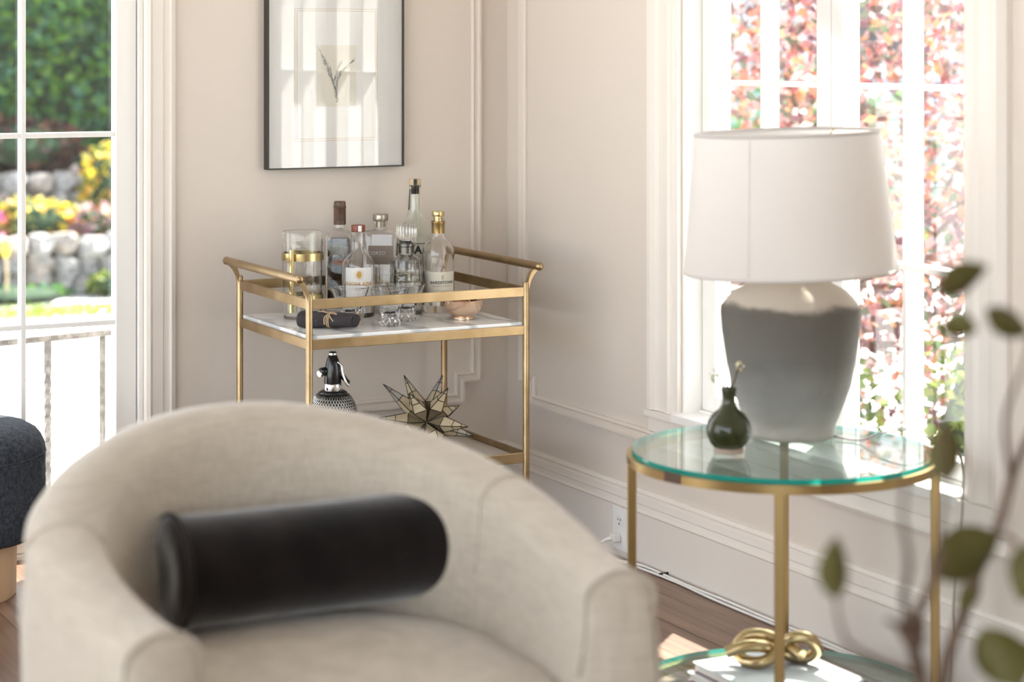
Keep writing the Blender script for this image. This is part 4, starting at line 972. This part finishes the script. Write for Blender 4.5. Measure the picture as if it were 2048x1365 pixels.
def outlet():
    root = empty('wall_outlet', (-0.020, -0.674, 0.072), 0, 'white duplex wall outlet set in the baseboard behind the armchair', 'outlet')
    BOX('cover_plate', (-0.006, -0.036, -0.055), (0.0, 0.036, 0.055), M['plate'], root, bevel=0.002)
    for z in (0.021, -0.021):
        o = MB().tube([(-0.0058, 0, z), (-0.0078, 0, z)], 0.017, 20).build('socket', M['plate'], root, auto=40)
        for y_, h in ((-0.006, 0.008), (0.006, 0.006)): BOX('slot', (-0.0082, y_ - 0.0012, z - h / 2 + 0.003), (-0.0076, y_ + 0.0012, z + h / 2 + 0.003), M['slot'], o)
        MB().tube([(-0.0076, 0, z - 0.008), (-0.0082, 0, z - 0.008)], 0.0026, 10).build('slot', M['slot'], o)
    p = empty('power_plug', (-0.0285, -0.674, 0.051), 0, 'white power plug pushed into the lower socket', 'plug')
    BOX('body', (-0.022, -0.011, -0.010), (0.0, 0.011, 0.010), M['cable'], p, bevel=0.003)
    MB().tube(catmull([(-0.021, 0, 0), (-0.034, 0.006, -0.004), (-0.042, 0.016, -0.012)], 4), [0.006, 0.006, 0.0055, 0.005, 0.0045, 0.004, 0.004, 0.0035, 0.0035], 8).build('strain_relief', M['cable'], p, smooth=True)
outlet()
rnd = random.Random(11)
pts = [(-0.072, -0.656, 0.038), (-0.085, -0.66, 0.012), (-0.060, -0.72, 0.0055)]
y = -0.80
while y > -2.6: pts.append((-0.030 - 0.008 * rnd.random(), y, 0.0055)); y -= 0.12
tag(MB().tube(catmull(pts, 6), 0.0040, 6).build('power_cable', M['cable'], smooth=True), 'white power cable lying along the floor at the baseboard', 'cable')
pts = [(-0.050, -0.80, 0.0045), (-0.044, -0.90, 0.0045)]
y = -1.0
while y > -2.0: pts.append((-0.043 - 0.006 * rnd.random(), y, 0.0045)); y -= 0.13
tag(MB().tube(catmull(pts, 6), 0.0032, 6).build('power_cable', M['cable'], smooth=True), 'thinner white cable running beside the main one along the baseboard', 'cable')
tag(BOX('cable_clip', (-0.046, -0.9008, 0.0), (-0.0212, -0.8992, 0.0115), M['slot']), 'tiny dark clip holding the white cables at the baseboard', 'clip')

# ================================================================== FOREGROUND BRANCH IN A FLOOR VASE
CAMP = Vector((-2.758, -5.299, 1.30))
def Q(px, py, d): return CAMP + (FWD + RGT * ((px - 1024) / 4200.0) - Vector((0, 0, (py - 97) / 4200.0))) * d
def branch():
    base = Q(1862, 1520, 2.2); base.z = 0
    v = empty('floor_vase', tuple(base), 0, 'tall stoneware floor vase holding the leafy branch in the foreground', 'vase')
    MB().lathe([(0, 0), (0.085, 0), (0.10, 0.02), (0.118, 0.16), (0.112, 0.30), (0.078, 0.43), (0.048, 0.50), (0.046, 0.53), (0.054, 0.55), (0.048, 0.55), (0.040, 0.53), (0.042, 0.50), (0.07, 0.42), (0.09, 0.20), (0, 0.10)], 40).build('body', M['ceramic'], v, smooth=True)
    o = base + Vector((0, 0, 0.12))
    root = empty('leafy_branch', tuple(o), 0, 'blurred olive-leaved branch reaching into the right foreground', 'branch')
    def stem(pl, r0, r1, name='stem', par=root):
        pts = catmull([p - o for p in pl], 6); n = len(pts)
        return MB().tube(pts, [r0 + (r1 - r0) * k / (n - 1) for k in range(n)], 7).build(name, M['bark'], par, smooth=True)
    lowp = o + Vector((0, 0, 0.02)); mouth = Vector((base.x, base.y, 0.545))
    s1 = stem([lowp, mouth, Q(1843, 1365, 2.18), Q(1826, 1290, 2.16), Q(1832, 1235, 2.15), Q(1858, 1180, 2.14), Q(1880, 1120, 2.13)], 0.0085, 0.0045)
    s2 = stem([lowp + Vector((0.006, 0, 0)), mouth + Vector((0.008, 0, 0)), Q(1890, 1340, 2.2), Q(1925, 1235, 2.22), Q(1958, 1140, 2.24), Q(1995, 1060, 2.26), Q(2022, 965, 2.28), Q(2055, 880, 2.30), Q(2120, 760, 2.3)], 0.0080, 0.0040)
    stem([Q(1826, 1285, 2.16), Q(1808, 1200, 2.10), Q(1818, 1130, 2.0), Q(1806, 1040, 1.92), Q(1812, 960, 1.85)], 0.0045, 0.0022, 'twig', s1)
    stem([Q(1828, 1270, 2.16), Q(1800, 1255, 2.10), Q(1775, 1240, 2.04)], 0.0050, 0.0025, 'twig', s1)
    stem([Q(1880, 1120, 2.13), Q(1884, 1040, 2.12), Q(1893, 955, 2.10)], 0.0035, 0.0018, 'twig', s1)
    stem([Q(1975, 1095, 2.25), Q(2000, 1070, 2.2), Q(2030, 1085, 2.15), Q(2060, 1120, 2.1)], 0.0035, 0.0020, 'twig', s2)
    stem([Q(1672, 1190, 2.0), Q(1678, 1240, 2.02), Q(1700, 1290, 2.06), Q(1770, 1330, 2.12), Q(1838, 1350, 2.18)], 0.0016, 0.0035, 'twig', s1)
    stem([Q(2022, 965, 2.28), Q(2010, 840, 2.2), Q(2052, 720, 2.15), Q(2060, 670, 2.1)], 0.0032, 0.0016, 'twig', s2)
    stem([Q(1893, 955, 2.10), Q(1886, 830, 2.10), Q(1877, 655, 2.10), Q(1881, 590, 2.05), Q(1850, 440, 1.9), Q(1815, 300, 1.7), Q(1812, 190, 1.55), Q(1750, 110, 1.45), Q(1650, 20, 1.35), Q(1590, -60, 1.3)], 0.0018, 0.0015, 'twig', s1)
    # knobbly node where the shoots leave the stem
    MB().lathe([(0, -0.018), (0.010, -0.010), (0.014, 0.002), (0.011, 0.014), (0, 0.020)], 14, tuple(Q(1826, 1268, 2.16) - o), mod=lambda r, t, z: r * (1 + 0.25 * math.sin(3 * t + z * 200))).build('node', M['bark'], s1, smooth=True)
    def leaf(a, b, w_, d0, d1, tilt=0.4):
        A, B = Q(*a, d0) - o, Q(*b, d1) - o; ax = (B - A); L_ = ax.length; ax.normalize()
        side = ax.cross(-FWD).normalized(); side = (side * math.cos(tilt) + FWD * math.sin(tilt)).normalized(); nn = ax.cross(side); W = w_ * 1.28 / 4200 * d0 / math.cos(tilt) / 2
        n = 10; vs = []; fs = []
        for i in range(n + 1):
            t = i / n; ww = W * (math.sin(PI * t ** 0.85)) ** 0.8 * (1 if 0 < i < n else 0.02); c = A + ax * L_ * t + nn * 0.004 * math.sin(PI * t)
            for u, k in ((-1, 0.25), (0, 0), (1, 0.25)): vs.append(c + side * ww * u + nn * ww * k)
        for i in range(n):
            for j in range(2): p = i * 3 + j; fs.append((p, p + 1, p + 4, p + 3))
        ob = MB().add(vs, fs).build('leaf', M['leaf'], root, smooth=True, fix=False)
        md = ob.modifiers.new('thick', 'SOLIDIFY'); md.thickness = 0.0006
    leaf((1882, 590), (1978, 532), 58, 2.05, 2.08); leaf((1878, 655), (1956, 660), 46, 2.10, 2.08); leaf((2060, 668), (1972, 618), 44, 2.1, 2.06)
    leaf((1893, 966), (1897, 842), 62, 2.10, 2.12, 0.2); leaf((2000, 1075), (1858, 1142), 78, 2.2, 2.14, 0.3); leaf((1672, 1200), (1674, 1072), 52, 2.0, 2.03, 0.3)
    leaf((2075, 1085), (2040, 1205), 62, 2.1, 2.08, 0.3); leaf((1965, 1255), (2040, 1380), 84, 2.15, 2.1, 0.3); leaf((2070, 1290), (2035, 1345), 40, 2.2, 2.2, 0.3)
    leaf((1960, 1150), (1915, 1218), 24, 2.24, 2.2, 0.9)
branch()

# ================================================================== OUTSIDE
GZ = -0.60
struct(BOX('ground', (-60, -60, GZ - 0.2), (60, 60, GZ), M['concrete']))
struct(BOX('foundation', (-6.2, -8.6, GZ), (0.12, 0.12, -0.121), M['concrete']))

def leaves(n, pos, size, m, name, parent, asp=0.55, rnd=random.Random(21), stuff=True):
    mb = MB()
    for _ in range(n):
        c = Vector(pos(rnd)); d = Vector((rnd.gauss(0, 1), rnd.gauss(0, 1), rnd.gauss(0, 0.8))).normalized()
        a = d.cross(Vector((rnd.gauss(0, 1), rnd.gauss(0, 1), rnd.gauss(0, 1)))).normalized(); s = size * rnd.uniform(0.6, 1.3)
        mb.v += [tuple(c - d * s), tuple(c - a * s * asp), tuple(c + d * s), tuple(c + a * s * asp)]
        b = len(mb.v) - 4; mb.f.append((b, b + 1, b + 2, b + 3))
    o = mb.build(name, m, parent, fix=False)
    if stuff: o['kind'] = 'stuff'
    return o
def ell(c, r, shell=0.35):
    def f(rnd):
        while True:
            p = Vector((rnd.uniform(-1, 1), rnd.uniform(-1, 1), rnd.uniform(-1, 1)))
            if shell < p.length < 1: return (c[0] + p.x * r[0], c[1] + p.y * r[1], c[2] + p.z * r[2])
    return f

# ---- iron railing outside the french door
def railing():
    A, B = Vector((-2.60, 0.165, 0.0)), Vector((-0.95, 0.530, 0.0)); d = (B - A).normalized()
    root = empty('iron_railing', (-1.25, 0.44, GZ), 0, 'weathered wrought iron railing with twisted balusters outside the french door', 'railing')
    o = Vector((-1.25, 0.44, GZ)); rz = math.atan2(d.y, d.x)
    def seg(name, a, b, w_, h):
        mb = MB(); L_ = (b - a).length; mb.T = Matrix.Translation(a - o) @ Matrix.Rotation(rz, 4, 'Z'); mb.box((0, -w_ / 2, -h), (L_, w_ / 2, 0)); return mb.build(name, M['iron'], root, bevel=0.0015)
    ztop = 0.503
    seg('top_rail', A + Vector((0, 0, ztop)), B + Vector((0, 0, ztop)), 0.034, 0.017); seg('bottom_rail', A + Vector((0, 0, -0.32)), B + Vector((0, 0, -0.32)), 0.030, 0.012)
    xs = [(-1.192 + 0.167 * i, i + 1) for i in range(-8, 2)]
    for x_, i in xs:
        t = (x_ - A.x) / d.x; p = A + d * t - o
        if i % 2 == 0:
            MB().tube([p + Vector((0, 0, -0.33)), p + Vector((0, 0, ztop - 0.011))], 0.0085, 4).build('baluster', M['iron'], root)
        else:
            n = 60
            pts = [p + Vector((0, 0, -0.33 + (ztop - 0.011 + 0.33) * j / n)) for j in range(n + 1)]
            MB().tube(pts, [0.0105] * (n + 1), 4, rot=lambda j: 0 if j > 54 else (j - 54) * 0.62).build('baluster', M['iron'], root, auto=30)
    for x_ in (A.x + 0.02, B.x - 0.02):
        t = (x_ - A.x) / d.x; p = A + d * t - o
        MB().box((p.x - 0.016, p.y - 0.016, 0), (p.x + 0.016, p.y + 0.016, ztop - GZ)).build('post', M['iron'], root)
railing()
BOXL = lambda name, a, b, m, lb, cat: tag(BOX(name, a, b, m), lb, cat)
struct(BOX('landing', (-3.0, 0.121, GZ), (-0.70, 0.75, -0.32), M['concrete'], bevel=0.01))

# ---- across the street: kerb lawn, two stone tiers, planting, hedge
lawn = leaves(5000, lambda r: (r.uniform(-1.5, 4.5), r.uniform(9.25, 9.75), GZ + r.uniform(0.0, 0.05)), 0.05, M['grass'], 'lawn_strip', None, 0.15)
tag(lawn, 'narrow strip of yellow-green lawn along the pale street', 'lawn')
def stone_tier(name, lb, y0, z0, z1, x0, x1, seed, n_rows):
    rnd = random.Random(seed); root = empty(name, ((x0 + x1) / 2, y0, z0), 0, lb, 'stone terrace', 'dry-stone terraces')
    BOX('backing', (x0 - (x0 + x1) / 2, 0.08, -0.05), (x1 - (x0 + x1) / 2, 1.1, z1 - z0 - 0.06), M['soil'], root)
    base = []
    me = []
    for v in range(5):
        mb = MB(); vs = []; N = 10
        prof = [(0, -0.5), (0.38, -0.46), (0.48, -0.25), (0.5, 0), (0.47, 0.25), (0.36, 0.46), (0, 0.5)]
        mb.lathe(prof, N, mod=lambda r, t, z: r * (1 + 0.55 * noise.noise(Vector((math.cos(t) * 1.7 + v * 7, math.sin(t) * 1.7, z * 2.6)))) * superell(3.2 + v % 3, 1, 1, 0.4 * v)(t) * 0.88)
        me.append(mb.mesh('stone', M['stoneA'] if v % 3 else M['stoneB'], False))
    rh = (z1 - z0) / n_rows
    for r_ in range(n_rows):
        x = x0 + (0.12 if r_ % 2 else 0)
        while x < x1:
            w_ = rh * rnd.uniform(0.9, 1.75)
            o = link('stone', me[rnd.randrange(5)], root); o.location = (x + w_ / 2 - (x0 + x1) / 2, rnd.uniform(-0.03, 0.05), (r_ + 0.5) * rh + rnd.uniform(-0.02, 0.02))
            o.scale = (w_ * 1.08, 0.30, rh * rnd.uniform(1.0, 1.35)); o.rotation_euler = (rnd.uniform(-0.15, 0.15), rnd.uniform(-0.35, 0.35), rnd.choice((0, PI)) + rnd.uniform(-0.2, 0.2))
            x += w_ * 0.94
stone_tier('stone_terrace', 'low dry-stone wall of grey boulders at the far pavement edge', 10.65, GZ, -0.15, -1.0, 4.4, 2, 3)
stone_tier('stone_terrace', 'upper dry-stone tier of grey boulders behind the flower bed', 11.65, -0.20, 0.28, -1.0, 4.6, 5, 3)
def bush(name, lb, cat, c, r, leafm, n, size, core=True, group=None):
    root = empty(name, (c[0], c[1], c[2] - r[2]), 0, lb, cat, group)
    if core:
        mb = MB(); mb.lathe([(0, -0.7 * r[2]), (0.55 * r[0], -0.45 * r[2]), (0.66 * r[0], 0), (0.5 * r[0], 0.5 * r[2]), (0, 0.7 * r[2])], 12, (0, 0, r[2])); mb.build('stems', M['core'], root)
    leaves(n, ell((0, 0, r[2]), r), size, leafm, 'foliage', root, 0.6, random.Random(len(lb) * 13 + int(c[0] * 10)))
    return root
for k, (x_, lb) in enumerate(((0.35, 'yellow and orange flowering clump leftmost on the stone ledge'), (1.55, 'yellow and orange flowering clump between the two stone tiers'), (2.9, 'yellow and orange flowering clump rightmost on the stone ledge'))):
    bush('flower_clump', lb, 'flowers', (x_, 11.05, -0.04), (0.42, 0.25, 0.17), M['flower_y'], 520, 0.045, True, 'flower clumps on the stone ledge')
for x_, lb in ((2.05, 'mauve flowering clump beside the yellow flowers on the ledge'), (3.6, 'mauve flowering clump at the far right of the ledge')):
    bush('flower_clump', lb, 'flowers', (x_, 10.98, -0.08), (0.32, 0.22, 0.15), M['flower_o'], 380, 0.045, True, 'flower clumps on the stone ledge')
bush('pink_flower_bush', 'green bush with magenta pink flowers at the left of the stone wall', 'bush', (0.95, 10.75, -0.05), (0.30, 0.3, 0.42), M['flower_p'], 520, 0.05)
bush('yellow_flower_bush', 'leafy bush with bright yellow flowers trailing over the upper stones', 'bush', (2.28, 11.45, 0.18), (0.26, 0.2, 0.36), M['flower_y'], 420, 0.05)
bush('low_plant', 'pale low plant growing at the foot of the stone wall', 'bush', (2.0, 10.38, GZ + 0.10), (0.24, 0.12, 0.10), M['shrub'], 220, 0.035)
bush('low_plant', 'grey-green low plants along the foot of the stone wall', 'bush', (1.25, 10.40, GZ + 0.06), (0.5, 0.1, 0.07), M['hedge'], 260, 0.03)
bush('purple_shrub', 'dark purple-leaved shrub above the upper stone tier', 'bush', (1.70, 12.15, 0.48), (0.62, 0.4, 0.26), M['purple'], 700, 0.06)
bush('purple_shrub', 'dark purple-leaved shrub far left above the stones', 'bush', (0.2, 12.15, 0.48), (0.5, 0.4, 0.26), M['purple'], 500, 0.06)
tl = empty('yellow_tulip', (1.13, 10.2, GZ), 0, 'single yellow flower on a thin stalk in front of the stone wall', 'flower')
MB().tube(catmull([(0, 0, 0), (0.01, 0, 0.2), (0, 0, 0.36)], 5), 0.010, 6).build('stalk', M['cork'], tl, smooth=True)
MB().lathe([(0, 0.34), (0.028, 0.37), (0.032, 0.42), (0.02, 0.48), (0, 0.50)], 8).build('bloom', M['yellow'], tl, smooth=True)
# hedge: overlapping clumps
hedge = empty('hedge', (1.8, 13.2, GZ), 0, 'tall dense green hedge rising behind the stone walls', 'hedge')
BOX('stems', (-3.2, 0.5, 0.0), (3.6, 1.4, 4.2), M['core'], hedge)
rr = random.Random(9)
mbp = []
def hp(r):
    x_ = r.uniform(-3.2, 3.6); z = r.uniform(0.6, 4.6)
    y_ = 0.45 * noise.noise(Vector((x_ * 1.4, z * 1.4, 3.1))) - 0.05 + abs(r.gauss(0, 0.10))
    return (x_, y_, z)
leaves(15000, hp, 0.065, M['hedge'], 'foliage', hedge, 0.5, rr)
def rp(r):
    x_, y_, z = hp(r); return (x_, y_ - 0.12, z)
for k in range(70):
    p = rp(rr); mb = MB(); 
    mb.lathe([(0, -0.05), (0.045, -0.03), (0.06, 0.01), (0.04, 0.05), (0, 0.055)], 7, p); mb.build('rose', M['rose'], hedge, smooth=True)

# ---- beyond the window: red-leaved tree, shrubs, neighbour's house
tr = empty('red_leaf_tree', (2.75, 2.15, GZ), 0, 'red-leaved ornamental tree filling the view outside the window', 'tree')
def limb(pts, r0, r1, name='branch', par=tr):
    pts = catmull(pts, 6); n = len(pts); return MB().tube(pts, [r0 + (r1 - r0) * k / (n - 1) for k in range(n)], 7).build(name, M['bark'], par, smooth=True)
trunk = limb([(-0.45, -0.3, 0), (-0.40, -0.27, 0.35), (-0.15, -0.12, 0.65), (0.15, 0.0, 1.0), (0.2, 0.1, 1.6), (0.1, 0.1, 2.3)], 0.06, 0.02, 'trunk')
for e in ((0.75, -0.45, 1.15), (-0.65, 0.35, 1.35), (0.55, 0.5, 1.7), (-0.5, -0.35, 1.75), (0.3, -0.75, 1.45), (0.95, -0.1, 0.95), (-0.1, 0.5, 2.2), (0.5, -0.8, 0.85)):
    s0 = Vector((0.0, -0.05, 0.6 + 0.4 * (e[2] - 0.8))); e = Vector(e); limb([s0, s0.lerp(e, 0.5) + Vector((0, 0, -0.08)), e], 0.022, 0.006, 'branch')
    for q in range(3): limb([s0.lerp(e, 0.55), s0.lerp(e, 0.8) + Vector((rr.uniform(-.2, .2), rr.uniform(-.2, .2), rr.uniform(-.1, .2))), e + Vector((rr.uniform(-.4, .4), rr.uniform(-.4, .4), rr.uniform(-.2, .3)))], 0.008, 0.003, 'twig')
def tp(r):
    while True:
        p = ell((0.12, -0.10, 1.42), (1.55, 1.45, 1.32), 0.0)(r)
        k = noise.noise(Vector((p[0] * 2.6, p[1] * 2.6, p[2] * 2.6)))
        if k > -0.16: return p
leaves(14500, tp, 0.031, M['maple'], 'foliage', tr, 0.6, random.Random(31))
bush('lime_shrub', 'lime green shrub under the red tree, left in the window', 'bush', (1.75, 1.25, GZ + 0.42), (0.50, 0.45, 0.46), M['shrub'], 1800, 0.026)
bush('lime_shrub', 'lime green shrub under the red tree, right in the window', 'bush', (2.55, 0.60, GZ + 0.52), (0.60, 0.5, 0.54), M['shrub'], 2200, 0.026)
bush('green_shrub', 'dark green shrub far behind the red tree', 'bush', (6.5, 7.5, GZ + 0.9), (0.9, 0.9, 0.95), M['hedge'], 1200, 0.06)
ho = empty('neighbour_house', (11.5, 12.5, GZ), math.radians(-38), 'blue-grey house seen through the red leaves outside the window', 'house')
BOX('wall', (-4.5, 0, 0), (4.5, 5, 4.2), M['siding'], ho)
for k in range(20): BOX('siding_board', (-4.5, -0.03, 0.1 + k * 0.205), (4.5, -0.001, 0.29 + k * 0.205), M['siding'], ho)
MB().prism([(-0.5, 4.2), (2.5, 6.2), (5.5, 4.2)], -4.8, 4.8, 'yzx').build('roof', M['roof'], ho)
for x_ in (-2.6, -0.4, 1.8):
    wf = BOX('window', (x_ - 0.5, -0.07, 1.6), (x_ + 0.5, -0.031, 3.2), M['white'], ho)
    for a, b in ((-0.42, -0.03), (0.03, 0.42)): BOX('pane', (x_ + a, -0.075, 1.7), (x_ + b, -0.0701, 3.1), M['dark'], wf)
